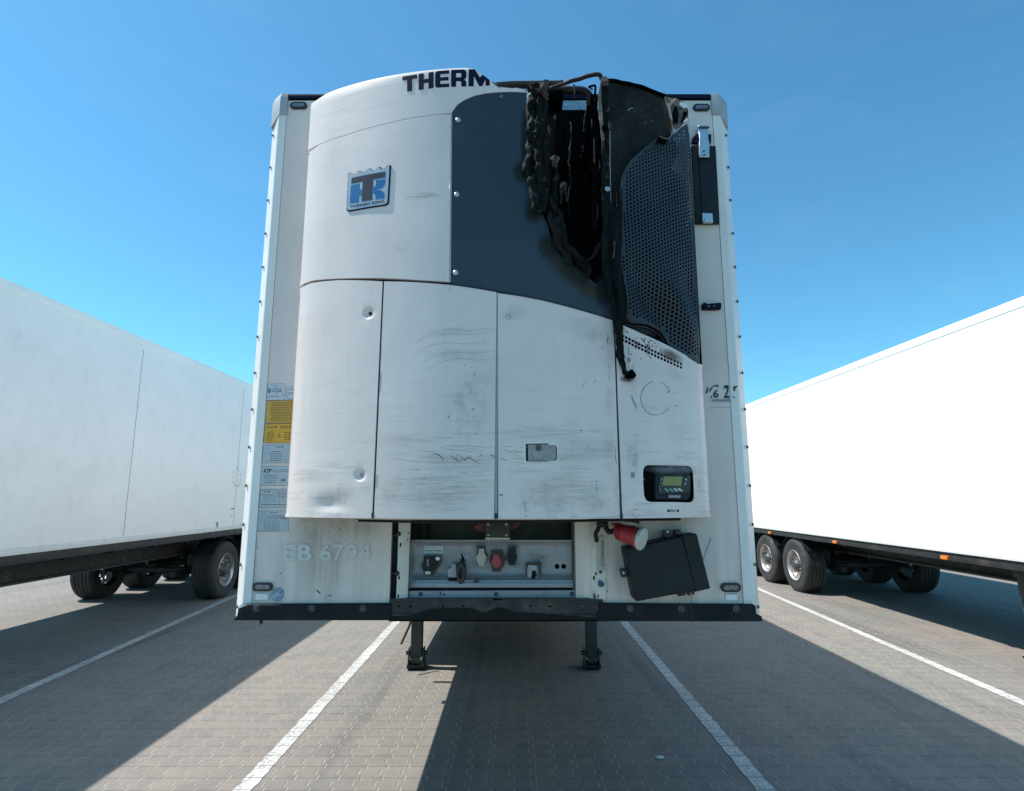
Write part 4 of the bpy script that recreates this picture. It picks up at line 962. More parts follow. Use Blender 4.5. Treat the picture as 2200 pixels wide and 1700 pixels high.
# finer mesh near dimples: rings of points
class _S(MB): pass
hol = []
def sheet_fine(outer, surf, centres, grid, thick, holes=()):
    m = MB(); outer_ = dens(outer, grid); V = [Vector(p) for p in outer_]; n0 = len(V); E = [(i, (i+1) % n0) for i in range(n0)]; hs = []
    for h in holes:
        b = len(V); V += [Vector(p) for p in h]; E += [(b+i, b+(i+1) % len(h)) for i in range(len(h))]; hs.append(h)
    xs = [p[0] for p in outer_]; ys_ = [p[1] for p in outer_]; x = min(xs)+grid/2
    while x < max(xs):
        y = min(ys_)+grid/2
        while y < max(ys_):
            if inside((x, y), outer_) and not any(inside((x, y), h) for h in hs) and not any(math.hypot((x-c[0]), (y-c[1])) < c[2]*1.02 for c in centres): V.append(Vector((x, y)))
            y += grid
        x += grid
    for cx_, cy_, R_ in centres:
        k = 0; rr_ = 0
        nr = 7
        for i in range(1, nr+1):
            q = R_*i/nr; nn = 6*i if R_ < .06 else 8*i
            for j in range(nn):
                p = (cx_+q*math.cos(2*PI*j/nn), cy_+q*math.sin(2*PI*j/nn))
                if inside(p, outer_): V.append(Vector(p))
        V.append(Vector((cx_, cy_)))
    r = delaunay_2d_cdt(V, E, [], 0, 1e-6); P, Fc = r[0], r[2]; keep = []
    for f in Fc:
        c = (sum(P[i].x for i in f)/len(f), sum(P[i].y for i in f)/len(f))
        if inside(c, outer_) and not any(inside(c, h) for h in hs): keep.append(list(f))
    n = len(P); m.v = [surf.at(p.x, p.y, 0) for p in P]+[surf.at(p.x, p.y, -thick) for p in P]
    m.f = [f for f in keep]+[[n+i for i in reversed(f)] for f in keep]; cnt = set()
    for f in keep:
        for i in range(len(f)): cnt.add((f[i], f[(i+1) % len(f)]))
    for (a, c) in cnt:
        if (c, a) not in cnt: m.f.append([c, a, n+a, n+c])
    bm = bmesh.new()
    vs = [bm.verts.new(v) for v in m.v]
    for f in m.f: bm.faces.new([vs[i] for i in f])
    bmesh.ops.delete(bm, geom=[v for v in bm.verts if not v.link_faces], context='VERTS')
    bm.verts.index_update(); m.v = [v.co.copy() for v in bm.verts]; m.f = [[v.index for v in f.verts] for f in bm.faces]; bm.free()
    return m
d1 = sheet_fine(o1, U1, [(dm[0][0], dm[0][1], .034), (dm[1][0], dm[1][1], .034), (dent[0], dent[1]+.02, .13)], .05, PT_).build('service_door', 'unit_white', G, bevel=PB_*.7, smooth=45)
for c, mt in ((dm[0], 'lamp_black'), (dm[1], 'bolt_steel')):
    q = UNIT.at(c[0]+.004, c[1], -.011); m = MB(); m.lathe([(.009, 0), (.009, -.004), (.005, -.006)], q, 'Y', 12); m.build('screw', mt, d1)
e2 = [UNIT.xz(*z3(1121, 14)), UNIT.xz(*z3(1300, 19)), UNIT.xz(*z3(1556, 38)), UNIT.xz(*z3(1700, 58)), UNIT.xz(*z3(1862, 86))]
d2 = door(e2+[UNIT.xz(*z3(1846, 1578))[:1]+(yb_,), UNIT.xz(*z3(1053, 1570))[:1]+(yb_,)])
e3 = [UNIT.xz(*z3(1871, 92)), UNIT.xz(*z4(60, 114)), UNIT.xz(*z4(200, 140)), UNIT.xz(*z4(400, 192)), UNIT.xz(*z4(560, 238)), UNIT.xz(*z4(668, 274))]
lc = [UNIT.xz(*z4(*p)) for p in ((92, 1085), (240, 1082), (243, 1096), (285, 1096), (297, 1110), (298, 1185), (288, 1196), (243, 1196), (240, 1202), (98, 1202), (90, 1194), (90, 1092))]
m = MB()
l3 = e3+[UNIT.xz(*z4(684, 700)), (UNIT.xz(*z4(712, 1575))[0], yb_), (UNIT.xz(*z3(1873, 1580))[0], yb_)]
# one hole for the latch recess, and dark wells
m.sheet(l3, UNIT, 0, PT_, [lc], grid=.03, convex_holes=False); d3 = m.build('service_door', 'unit_white', G, bevel=PB_*.7, smooth=40)
# latch: recessed cup and crinkled taped plate
m = MB(); m.sheet(lc, UNIT, -.03, .004, grid=0, step=.3, convex_holes=False); lt = m.build('latch', 'lamp_black', d3)
lp = [UNIT.xz(*z4(*p)) for p in ((106, 1090), (238, 1088), (245, 1098), (282, 1098), (292, 1112), (293, 1182), (284, 1192), (243, 1192), (238, 1196), (108, 1196))]
LB = Unit(lambda x, z: -.002+.0050*noise.noise(Vector((x*70, z*18, 3)))+.003*noise.noise(Vector((x*160, z*60, 1))))
m = MB(); m.sheet(lp, LB, -.003, .006, grid=.005, convex_holes=False); m.build('latch_plate', 'latch_tape', d3, smooth=60)
q = UNIT.xz(*z4(174, 1112)); m = MB(); m.sheet(circ(q[0], q[1], .0135, 16), UNIT, .002, .006, step=.3); m.build('latch_hole', 'dark_bolt', d3)
m = MB(); fr_ = [UNIT.xz(*z4(*p)) for p in ((80, 1076), (290, 1072), (306, 1100), (308, 1190), (294, 1208), (84, 1212))]
m.sheet(fr_, UNIT, .0012, .002, [lc], step=.3, convex_holes=False); m.build('latch_surround', 'scuff_pale' if 0 else 'post_paint', d3)
# last door: two rows of vent holes and the controller window
rows = []
for (xs_, ys_, xe, ye2) in ((732, 375, 1115, 557), (732, 400, 1115, 581)):
    for k in range(19):
        t = k/18; rows.append((xs_+(xe-xs_)*t, ys_+(ye2-ys_)*t+10*math.sin(PI*t)*.4))
vent = []
for q in rows:
    c = UNIT.xz(*z4(*q)); vent.append(circ(c[0], c[1], .0078, 10))
cw = [UNIT.xz(*yd(*p)) for p in ((350, 470), (356, 410), (380, 360), (430, 332), (700, 335), (1150, 345), (1205, 358), (1240, 395), (1262, 460), (1275, 700), (1280, 900), (1268, 965), (1230, 1002), (1180, 1012), (900, 1003), (480, 1003), (420, 980), (385, 930), (368, 870), (355, 680))]
t4 = [UNIT.xz(*z4(*p)) for p in ((681, 281), (722, 300), (780, 325), (900, 378), (1000, 424), (1120, 488))]
t4.append((xr, UNIT.xz(*z4(1240, 566))[1])); t4.append((xr+WRAP, UNIT.xz(*z4(1240, 566))[1]-.01))
l4 = t4+[(xr+WRAP, yb_), (UNIT.xz(*z4(729, 1575))[0], yb_), UNIT.xz(*z4(697, 760))]
m = MB(); m.sheet(l4, UNIT, 0, .004, vent+[cw], grid=.03, convex_holes=True)
d4 = m.build('service_door', 'unit_white', G, smooth=40)
for k in range(1):
    for q, mt in ((UNIT.xz(*z4(764, 535)), 'scuff_pale'), (UNIT.xz(*z4(790, 1292)), 'bolt_steel')):
        p = UNIT.at(q[0], q[1], 0); m = MB(); m.lathe([(.014, .004), (.014, -.001), (.010, -.002), (.009, .002), (.006, .002), (.006, -.003), (.003, -.004)], p, 'Y', 16); m.build('screw', mt, d4)
# gap gaskets between the doors
def gasket(z, a, b, w, mt='rubber'):
    pa, pb = z(*a), z(*b); m = MB(); m.px([(pa[0]-w, pa[1]), (pa[0]+w, pa[1]), (pb[0]+w, pb[1]), (pb[0]-w, pb[1])], UNIT, -.006, .006, step=.1); return m.build('door_gasket', mt, G)
gasket(z3, (1116, 8), (1046, 1570), 2); gasket(z3, (1866, 80), (1858, 1578), 3, 'cap_grey'); gasket(z4, (685, 290), (720, 1570), 1.1, 'dark_bolt')
for z, x_, y_, w in ((z3, 1046, 1555, 2.1), (z3, 1858, 1560, 3.2), (z4, 720, 1562, 2.8)):
    a = z(x_, y_); m = MB(); m.px([(a[0]-w, a[1]-5), (a[0]+w, a[1]-5), (a[0]+w, a[1]+7), (a[0]-w, a[1]+7)], UNIT, .004, .02, step=.1); m.build('door_stop', 'lamp_black', G)
# controller behind its window
CB = Unit()
m = MB(); m.px(Z(yd, (335, 320), (1300, 320), (1300, 1025), (345, 1025)), UNIT, -.05, .01, grid=.05); cb = m.build('controller', 'lamp_black', G)
cf = [(610, 400), (640, 385), (1150, 385), (1225, 400), (1250, 440), (1255, 860), (1240, 930), (1200, 975), (640, 965), (605, 940), (600, 700)]
m = MB(); m.px(Z(yd, *cf), UNIT, -.012, .035, step=.3); m.build('controller_face', 'black_plastic', cb, bevel=.006)
m = MB(); m.px(Z(yd, (690, 525), (1245, 520), (1240, 830), (700, 840)), UNIT, -.0105, .003, step=.3); m.build('key_field', 'lamp_black', cb, bevel=.001)
m = MB(); m.px(Z(yd, (748, 540), (1085, 545), (1062, 708), (718, 700)), UNIT, -.008, .003, step=.3); m.build('display', 'lcd', cb)
for k, (kx, ky) in enumerate(((798, 785), (880, 785), (963, 780), (1043, 780))):
    m = MB(); m.px([yd(kx+42*math.cos(t*PI/8)+14*math.sin(t*PI/8), ky+30*math.sin(t*PI/8)+16*math.cos(t*PI/8)) for t in range(16)], UNIT, -.007, .004, step=.3); m.build('key', 'key_green' if k < 2 else 'sticker_grey', cb)
m = MB()
for pts in ([(680, 575), (715, 575), (708, 612), (685, 612), (700, 600), (700, 585), (680, 585)], [(678, 650), (695, 645), (692, 670), (680, 670)], [(1130, 590), (1140, 575), (1165, 578), (1165, 610), (1135, 612)], [(1118, 665), (1135, 650), (1165, 650), (1140, 662), (1130, 675), (1150, 690), (1120, 685)], [(665, 690), (670, 690), (685, 830), (680, 830)], [(370, 582), (388, 585), (384, 598), (372, 596)]):
    m.px(Z(yd, *pts), UNIT, -.007, .001, convex_holes=False)
for k in range(6): m.px(Z(yd, (368+k*9, 402), (374+k*9, 400), (374+k*9, 414), (368+k*9, 415)), UNIT, -.047, .002)
m.build('key_symbol', 'sticker_grey', cb)
m = MB(); m.px(Z(yd, (835, 872), (1055, 874), (1052, 930), (830, 928)), UNIT, -.0085, .003, step=.3); m.build('nameplate', 'ink_grey', cb)
m = MB()
for k in range(12): m.px(Z(yd, (848+k*16, 905), (860+k*16, 903), (859+k*16, 917), (848+k*16, 918)), UNIT, -.0078, .001)
m.build('nameplate_print', 'sticker_grey', cb)
for (kx, ky, r_) in ((460, 540, 48), (485, 775, 55), (510, 930, 48)):
    c = UNIT.xz(*yd(kx, ky)); p = UNIT.at(c[0], c[1], -.05); m = MB(); rr_ = r_*.1185/430; m.lathe([(rr_, 0), (rr_*.9, -.012), (rr_*.5, -.015)], p, 'Y', 18); m.build('knob', 'black_plastic', cb)
m = MB(); m.px(Z(yd, (792, 1138), (835, 1140), (830, 1185), (790, 1182)), UNIT, .001, .001); m.px(Z(yd, (965, 1138), (1000, 1140), (1000, 1182), (960, 1180)), UNIT, .001, .001)
c = [yd(880+28*math.cos(a)*(.8+.2*math.sin(a*2)), 1162+26*math.sin(a)) for a in [k*PI/6 for k in range(12)]]; ci_ = [yd(880+14*math.cos(a), 1164+13*math.sin(a)) for a in [k*PI/6 for k in range(12)]]
m.px(c, UNIT, .001, .001, [ci_]); m.px(Z(yd, (850, 1150), (860, 1150), (846, 1184), (838, 1184)), UNIT, .001, .001); m.px(Z(yd, (915, 1160), (930, 1150), (945, 1150), (930, 1183)), UNIT, .001, .001)
m.build('switch_symbols', 'navy', d4)
# the ring mark left by a removed sticker
def arc(mb, z, cx_, cy_, rx, ry, a0, a1, w, n_=14):
    for k in range(n_):
        p0 = a0+(a1-a0)*k/n_; p1 = a0+(a1-a0)*(k+1)/n_
        mb.px([z(cx_+rx*math.cos(p), cy_+ry*math.sin(p)) for p in (p0, p1)]+[z(cx_+(rx-w)*math.cos(p), cy_+(ry-w)*math.sin(p)) for p in (p1, p0)], UNIT, .001, .0008)
m = MB(); arc(m, z4, 948, 785, 101, 113, PI*.45, PI*1.45, 3, 22); arc(m, z4, 948, 785, 101, 113, -PI*.40, -PI*.12, 2.5); arc(m, z4, 948, 785, 101, 113, PI*.2, PI*.42, 2.5)
m.px(Z(z4, (1025, 738), (1036, 742), (1035, 750), (1027, 748)), UNIT, .001, .001); m.px(Z(z4, (1066, 748), (1200, 759), (1200, 762), (1066, 751)), UNIT, .001, .001); m.px(Z(z4, (1072, 834), (1092, 834), (1092, 837), (1072, 837)), UNIT, .001, .001)
m.build('ring_mark', 'scuff', d4)

# the cap with its rounded top, burnt away on the right
brk = [UNIT.xz(*z1(x, y)) for x, y in ((1690, 132), (1712, 143), (1750, 170), (1790, 200), (1830, 228), (1862, 250), (1890, 268), (1964, 276))]+[UNIT.xz(*z2(x, y)) for x, y in ((30, 272), (70, 282), (112, 298))]
low = [(xl-WRAP, UNIT.xz(*z1(628, 668))[1]+.004)]+[(a, b) for a, b in capseam]+UX(z1, (1570, 425), (1590, 395), (1622, 370), (1660, 348), (1720, 324), (1790, 309), (1870, 302), (1964, 299))+[UNIT.xz(*z2(60, 302)), UNIT.xz(*z2(112, 306))]
ztc = H+2.15; RZ = .040; RY = .065
xbreak = brk[0][0]; xend = brk[-1][0]
def interp(L, x):
    if x <= L[0][0]: return L[0][1]
    for a, b in zip(L, L[1:]):
        if x <= b[0]: return a[1]+(b[1]-a[1])*(x-a[0])/max(1e-9, b[0]-a[0])
    return L[-1][1]
m = MB(); cols = []
us = [xl-WRAP+.0, xl-.10, xl-.05, xl-.02, xl]+[xl+.02, xl+.05]+[xl+.09+(xbreak-xl-.09)*k/26 for k in range(27)]
us += [xbreak+(xend-xbreak)*k/24 for k in range(1, 25)]
NR = 7
th = .012
def capcol(u, inner):
    o = -th if inner else 0
    zl0 = interp(low, u); zt = min(ztc-RZ, 99); bz = interp(brk, u) if u > xbreak else 99
    top = min(zt, bz); out = []
    for k in range(NR): out.append(UNIT.at(u, zl0+(top-zl0)*k/(NR-1), o))
    base = UNIT.at(u, zt, 0); wraps = u < xl
    nrm = (UNIT.at(u, zt, 0)-UNIT.at(u, zt, -1))
    f = 1 if u <= xbreak else 0
    ry_ = RY if not wraps else RY
    ymax = WY+.0
    for k in range(1, 7):
        a = PI/2*k/6; d = RY*(1-math.cos(a)); h = (RZ-(th if inner else 0))*math.sin(a)
        p = base-nrm*(d+(th if inner else 0)*math.cos(a)); p.z = zt+h; p.y = min(p.y, ymax)
        if u > xbreak:
            if zt+h > bz: p = out[-1].copy()+Vector((0, .0006, 0))
        out.append(p)
    last = out[-1]
    for q in (.5, 1):
        p = last.copy(); p.y = last.y+(ymax-last.y)*q
        if u > xbreak: p = out[-1]+Vector((0, .0006, 0))
        out.append(p)
    return out
for inner in (0, 1):
    C = [capcol(u, inner) for u in us]; b = len(m.v); k = len(C[0])
    for c in C: m.v += c
    for i in range(len(C)-1):
        for j in range(k-1):
            f = [b+i*k+j, b+(i+1)*k+j, b+(i+1)*k+j+1, b+i*k+j+1]; m.f.append(f if not inner else f[::-1])
    if inner:
        n_ = b; tot = len(C)
        for i in range(tot-1):
            m.f.append([i*k, n_+i*k, n_+(i+1)*k, (i+1)*k]); m.f.append([i*k+k-1, (i+1)*k+k-1, n_+(i+1)*k+k-1, n_+i*k+k-1])
        for j in range(k-1):
            e = (tot-1)*k; m.f.append([e+j, n_+e+j, n_+e+j+1, e+j+1]); m.f.append([j, j+1, n_+j+1, n_+j])
cap = m.build('top_cap', 'unit_white', G, smooth=50)
# lettering on the cap, pixel corners from the photograph, clipped by the burnt edge
LT = MB()
def letter(x0, x1, yt0, yt1, yb0_, yb1, polys, holes=()):
    P = lambda u, v: z1(x0+(x1-x0)*u, (yb0_+(yb1-yb0_)*u)+((yt0+(yt1-yt0)*u)-(yb0_+(yb1-yb0_)*u))*v)
    for poly in polys: LT.px([P(*p) for p in poly], UNIT, .0015, .001, [[P(*p) for p in h] for h in holes], grid=.04, convex_holes=False)
letter(1242, 1338, 201, 186, 301, 291, [[(0, 1), (1, 1), (1, .76), (.66, .76), (.66, 0), (.32, 0), (.32, .76), (0, .76)]])
letter(1349, 1447, 183, 168, 288, 274, [[(0, 1), (.34, 1), (.34, .62), (.66, .62), (.66, 1), (1, 1), (1, 0), (.66, 0), (.66, .38), (.34, .38), (.34, 0), (0, 0)]])
letter(1458, 1550, 165, 157, 273, 268, [[(.1, 1), (1, 1), (1, .80), (.36, .80), (.36, .60), (.95, .60), (.95, .40), (.36, .40), (.36, .20), (1, .20), (1, 0), (.1, 0), (0, .1), (0, .9)]])
letter(1563, 1663, 156, 152, 267, 264, [[(0, 1), (.85, 1), (1, .88), (1, .52), (.88, .42), (.88, .38), (.98, .30), (1, 0), (.68, 0), (.66, .26), (.60, .32), (.32, .32), (.32, 0), (0, 0)]], [[(.32, .80), (.62, .80), (.67, .74), (.67, .60), (.62, .54), (.32, .54)]])
LT.px(Z(z1, (1678, 152), (1718, 151), (1752, 206), (1771, 188), (1797, 207), (1816, 222), (1818, 258), (1790, 259), (1789, 216), (1768, 262), (1748, 262), (1712, 196), (1711, 264), (1677, 264)), UNIT, .0015, .001, grid=.04, convex_holes=False)
LT.px(jag(Z(z1, (1834, 230), (1850, 243), (1885, 268), (1892, 274), (1872, 266), (1856, 257), (1838, 240)), .25, 1, 3), UNIT, .0025, .001, convex_holes=False)
LT.build('lettering', 'navy', cap, smooth=0)
# badge
BP = [(330, 480), (400, 470), (425, 510), (470, 520), (520, 500), (560, 440), (630, 425), (660, 460), (710, 465), (760, 420), (800, 385), (865, 370), (890, 410), (940, 420), (990, 395), (1040, 345), (1095, 330), (1120, 365), (1170, 378), (1220, 355), (1270, 305), (1355, 292), (1305, 1180), (1290, 1225), (1235, 1265), (360, 1410), (310, 1405), (285, 1365), (290, 1300)]
m = MB(); m.px(Z(yb, *BP), UNIT, .004, .004, grid=.05, convex_holes=False); bd = m.build('badge', 'navy', G, bevel=0)
def shrink(P, s, c=(800, 850), off=(0, 0)): return [(c[0]+(a-c[0])*s+off[0], c[1]+(b-c[1])*s+off[1]) for a, b in P]
m = MB(); m.px(Z(yb, *shrink(BP, .955, off=(-8, -6))), UNIT, .0052, .003, grid=.05, convex_holes=False); m.build('badge_face', 'badge_silver', bd)
m = MB(); m.px(Z(yb, (415, 605), (1232, 448), (1225, 590), (935, 640), (905, 1135), (655, 1175), (680, 690), (405, 745)), UNIT, .0060, .001, grid=.05, convex_holes=False); m.build('badge_mark', 'badge_dark', bd)
m = MB(); m.px(Z(yb, (398, 780), (605, 742), (600, 882), (652, 880), (648, 1025), (585, 1040), (578, 1188), (372, 1222)), UNIT, .0060, .001, grid=.05, convex_holes=False); m.build('badge_mark', 'badge_blue', bd)
m = MB(); m.px(Z(yb, (1000, 665), (1222, 632), (1218, 720), (1195, 780), (1155, 830), (1100, 862), (1000, 880), (985, 895), (1000, 902), (1100, 900), (1160, 925), (1192, 965), (1200, 1010), (1195, 1095), (990, 1118), (985, 1020), (965, 985), (930, 975), (938, 825), (985, 800), (1000, 750)), UNIT, .0060, .001, grid=.05, convex_holes=False); m.build('badge_mark', 'badge_blue', bd)
m = MB(); m.text('THERMO KING', quadplace(yb(372, 1272), yb(1195, 1132), yb(378, 1325), yb(1192, 1195)), UNIT, .0060, .035, tight=1.02); m.build('badge_lettering', 'badge_dark', bd)

# dark front grille panel, torn open on the right
tear = jag([z2(100, 306), z2(94, 400), z2(92, 480), z2(108, 600), z2(100, 750), z2(85, 830), z2(120, 900), z2(140, 1060), z2(200, 1110), z2(240, 1180), z2(262, 1330), z2(330, 1385), z2(400, 1440), z2(470, 1515), z2(520, 1540), z2(568, 1578), z2(590, 1520), z2(620, 1500)], .8, 4, 21)
ptl = [z1(1566, 1556), z1(1572, 440), z1(1592, 402), z1(1622, 376), z1(1660, 354), z1(1720, 330), z1(1790, 315), z1(1870, 307), z1(1964, 304)]
pbr = [z4(640, 40), z4(672, 150), z4(700, 276), z4(668, 266), z4(560, 230), z4(400, 184), z4(200, 132), z4(60, 106), z3(1862, 76), z3(1700, 49), z3(1568, 30)]
m = MB(); m.px(ptl+tear+pbr, UNIT, .002, .006, grid=.05, convex_holes=False); dg = m.build('front_grille', 'dark_grille', G, smooth=40)
for q, mt in ((z1(1610, 487), 'steel'), (z1(1600, 978), 'steel'), (z1(1593, 1493), 'steel'), (z1(1899, 341), 'dark_bolt')):
    c = UNIT.xz(*q); p = UNIT.at(c[0], c[1], .002); m = MB(); m.lathe([(.0125, 0), (.0125, -.003), (.010, -.005), (.008, -.003), (.0065, -.003), (.006, -.007), (.003, -.008)], p, 'Y', 18); sw = m.build('screw', mt, dg, smooth=20)
m = MB(); m.px([z1(1560, 446), z1(1570, 446), z1(1562, 1554), z1(1549, 1554)], UNIT, .0035, .02, step=.3); m.build('panel_trim', 'cap_grey', G)
m = MB(); low_e = [z3(1568, 36), z3(1700, 54), z3(1866, 84), z4(60, 112), z4(200, 139), z4(400, 190), z4(560, 236), z4(700, 282)]
m.px([(a, b-3.2) for a, b in low_e]+[(a, b+.6) for a, b in reversed(low_e)], UNIT, .004, .008, step=.2, convex_holes=False); m.build('grille_edge', 'lamp_black', dg)

# inner bodywork: black sheets behind the panels, coloured for the shade in the gaps
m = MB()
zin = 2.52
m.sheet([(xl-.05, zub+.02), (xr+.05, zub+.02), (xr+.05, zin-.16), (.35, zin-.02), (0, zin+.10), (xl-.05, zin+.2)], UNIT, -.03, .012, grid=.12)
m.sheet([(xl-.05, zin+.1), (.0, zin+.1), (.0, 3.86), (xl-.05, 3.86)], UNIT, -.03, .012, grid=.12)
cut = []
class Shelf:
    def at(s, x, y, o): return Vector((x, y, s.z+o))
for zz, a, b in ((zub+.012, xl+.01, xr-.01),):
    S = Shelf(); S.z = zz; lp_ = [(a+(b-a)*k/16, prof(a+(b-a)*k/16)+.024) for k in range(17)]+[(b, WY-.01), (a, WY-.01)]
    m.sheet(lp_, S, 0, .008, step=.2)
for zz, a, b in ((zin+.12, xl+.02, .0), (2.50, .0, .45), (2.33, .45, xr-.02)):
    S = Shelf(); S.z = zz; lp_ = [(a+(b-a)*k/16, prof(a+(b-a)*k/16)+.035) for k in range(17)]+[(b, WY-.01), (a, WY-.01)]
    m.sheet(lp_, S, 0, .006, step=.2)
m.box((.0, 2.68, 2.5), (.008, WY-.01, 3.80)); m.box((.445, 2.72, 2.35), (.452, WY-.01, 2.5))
m.build('inner_frame', 'soot_gap_black', G, smooth=0)
m = MB(); m.tube([UNIT.at(-.7, zub, .01)+Vector((0, .05, -.012)), UNIT.at(-.3, zub, .01)+Vector((0, .04, -.016)), UNIT.at(.1, zub, .01)+Vector((0, .04, -.012)), UNIT.at(.8, zub, 0)+Vector((0, .06, -.010))], .006, 6); m.build('drain_hose', 'rubber', G)

# ---- what the fire left: back plate, pipes, core, melted plastic
BK = Wall(WY-.012)
m = MB(); m.sheet([(.0, 2.5), (.98, 2.34), (.98, 3.60), (.72, 3.80), (.66, BK.xz(*z2(500, 418))[1]), (.0, BK.xz(*z2(235, 418))[1])], BK, 0, .006, grid=.1); m.build('burnt_back_plate', 'soot_gap_black', G)
m = MB(); m.px(Z(z2, (205, 355), (505, 360), (505, 418), (205, 418)), Wall(WY-.02), 0, .012, step=.3); m.build('galvanised_strip', 'galvanised', G)
m = MB(); m.tube([PY(*z1(1862, 255), 2.86), PY(*z2(0, 247), 2.90), PY(*z2(325, 243), 2.96)], .0155, 12); ep = m.build('round_bar', 'brown_pipe', G); m = MB(); a = PY(*z2(322, 243), 2.96); m.tube([a, a+Vector((.012, 0, 0))], .0185, 12); m.build('bar_end', 'rust_pipe', ep)
m = MB(); m.tube([PY(*z1(1890, 268), 2.86), PY(*z2(0, 266), 2.90), PY(*z2(200, 275), 2.96)], .008, 8); m.build('round_bar', 'rust_pipe', G)
def sm(P, n_=6):       # Catmull-Rom through 3-D points
    P = [P[0]]+list(P)+[P[-1]]; out = []
    for i in range(1, len(P)-2):
        a, b, c, d = P[i-1], P[i], P[i+1], P[i+2]
        for k in range(n_):
            t = k/n_; out.append(.5*((2*b)+(c-a)*t+(2*a-5*b+4*c-d)*t*t+(3*b-a-3*c+d)*t**3))
    out.append(P[-2]); return out
def crook(P, amp, s=0): return [p+Vector([amp*noise.noise(p*22+Vector((s+i*7, 0, 0))) for i in range(3)]) for p in P]
m = MB(); Pp = sm([PY(*z2(240, 292), 2.88), PY(*z2(340, 290), 2.88), PY(*z2(430, 288), 2.88), PY(*z2(478, 298), 2.88), PY(*z2(512, 330), 2.88), PY(*z2(520, 400), 2.88)]); m.tube(crook(Pp, .003), .0215, 14); sp2 = m.build('suction_pipe', 'rust_pipe', G)
m = MB(); Pp = sm([PY(*z2(520, 398), 2.88), PY(*z2(512, 560), 2.90), PY(*z2(505, 900), 2.92)]); m.tube(crook(Pp, .003), .0225, 14); m.build('pipe_lagging', 'char', sp2)
m = MB(); Pp = sm([PY(*z2(215, 305), 2.70), PY(*z2(270, 268), 2.70), PY(*z2(370, 238), 2.68), PY(*z2(470, 205), 2.66), PY(*z2(545, 186), 2.65), PY(*z2(582, 190), 2.65), PY(*z2(595, 215), 2.66)]); m.tube(crook(Pp, .004, 3), [.009]*12+[.0105]*(len(Pp)-12), 10); m.build('bent_rod', 'rust_pipe', G)
m = MB(); m.tube([PY(*z2(408, 250), 2.86), PY(*z2(410, 345), 2.86)], .0045, 6); m.tube([PY(*z2(413, 252), 2.855), PY(*z2(416, 320), 2.855)], .002, 5); m.build('pipe_bracket', 'rust_pipe', G)
m = MB(); m.box(tuple(PY(*z2(236, 352), 2.86)), tuple(PY(*z2(338, 278), 2.86)+Vector((0, .10, 0))), .004); m.build('burnt_block', 'char', G)
m = MB()
for pts, Y, r_ in (([(505, 272), (520, 262), (545, 258), (553, 275), (550, 330), (548, 520)], 2.74, .006), ([(520, 265), (512, 278), (530, 285)], 2.74, .004), ([(555, 260), (552, 420), (570, 700), (575, 1000), (560, 1200), (572, 1350)], 2.72, .004), ([(530, 320), (535, 600), (545, 900), (540, 1300)], 2.76, .010), ([(555, 330), (560, 700), (556, 1200)], 2.74, .008)):
    m.tube(crook(sm([PY(*z2(*p), Y) for p in pts]), .006, r_*1000), r_, 7)
m.build('charred_wiring', 'char', G)
m = MB()
for pts in (((524, 480), (527, 480), (529, 520), (525, 530)), ((540, 600), (543, 600), (546, 770), (541, 765)), ((572, 745), (576, 740), (582, 790), (578, 812), (573, 780)), ((563, 1050), (565, 1050), (562, 1200), (571, 1345), (568, 1345), (559, 1200)), ((470, 520), (474, 470), (483, 430), (487, 360), (490, 360), (487, 440), (478, 490), (473, 530))):
    m.px(Z(z2, *pts), Wall(2.735), 0, .003, convex_holes=False)
m.build('bare_metal_edge', 'ash_pale', G)
def rag(name, pts, mt, Y0, amp, front=0, grid=.012, seed=0, thick=.006, ragamp=.9, surf=None, parent=None, k=0, sharp=60, sub=3):
    f = lambda x, z: amp*(noise.noise(Vector((x*14, z*6, seed)))*1.0+.55*noise.noise(Vector((x*38, z*24, seed+5)))+.25*noise.noise(Vector((x*110, z*80, seed+9))))
    S = surf(f) if surf else Wall(Y0, k=k, x0=.2, bump=f)
    P = jag(list(pts)+[pts[0]], ragamp, sub, seed+1)[:-1]
    m = MB(); m.px(P, S, front, thick, grid=grid, convex_holes=False); return m.build(name, mt, parent or G, smooth=sharp)
rag('melted_flap', Z(z2, (98, 306), (112, 285), (160, 268), (205, 272), (240, 283), (242, 330), (236, 450), (238, 620), (240, 720), (252, 820), (240, 960), (228, 1040), (210, 1112), (182, 1100), (140, 1072), (132, 1000), (150, 905), (112, 882), (60, 835), (58, 800), (104, 770), (106, 600), (96, 490), (112, 380)), 'burnt_plastic', 0, .045, .022, .011, 1, .01, 1.2, Unit)
rag('melted_flap', Z(z2, (85, 268), (150, 262), (230, 275), (238, 300), (225, 320), (232, 352), (205, 345), (190, 330), (150, 318), (115, 300)), 'ash', 0, .03, .04, .008, 4, .008, 1., Unit)
m = MB(); m.px(jag(Z(z2, (100, 306), (122, 306), (118, 340), (106, 375), (100, 400), (104, 440), (92, 465), (92, 430), (98, 370)), .5, 3, 4), UNIT, .012, .006, convex_holes=False); m.build('torn_edge', 'side_white', G)
rag('melted_flap', Z(yh, (405, 230), (470, 280), (530, 350), (572, 420), (590, 520), (612, 640), (610, 740), (690, 810), (740, 900), (800, 950), (872, 1000), (885, 1060), (880, 1120), (862, 1158), (840, 1140), (780, 1058), (700, 940), (620, 872), (545, 800), (490, 775), (468, 700), (480, 560), (455, 420), (425, 330)), 'burnt_brown', 0, .030, .014, .010, 7, .010, .8, Unit)
rag('melted_flap', Z(z2, (215, 640), (255, 720), (290, 715), (312, 740), (296, 790), (306, 870), (300, 985), (312, 1040), (280, 1060), (240, 1080), (222, 1000), (235, 860), (215, 760)), 'burnt_brown', 2.70, .03, 0, .010, 9, .01, .9)
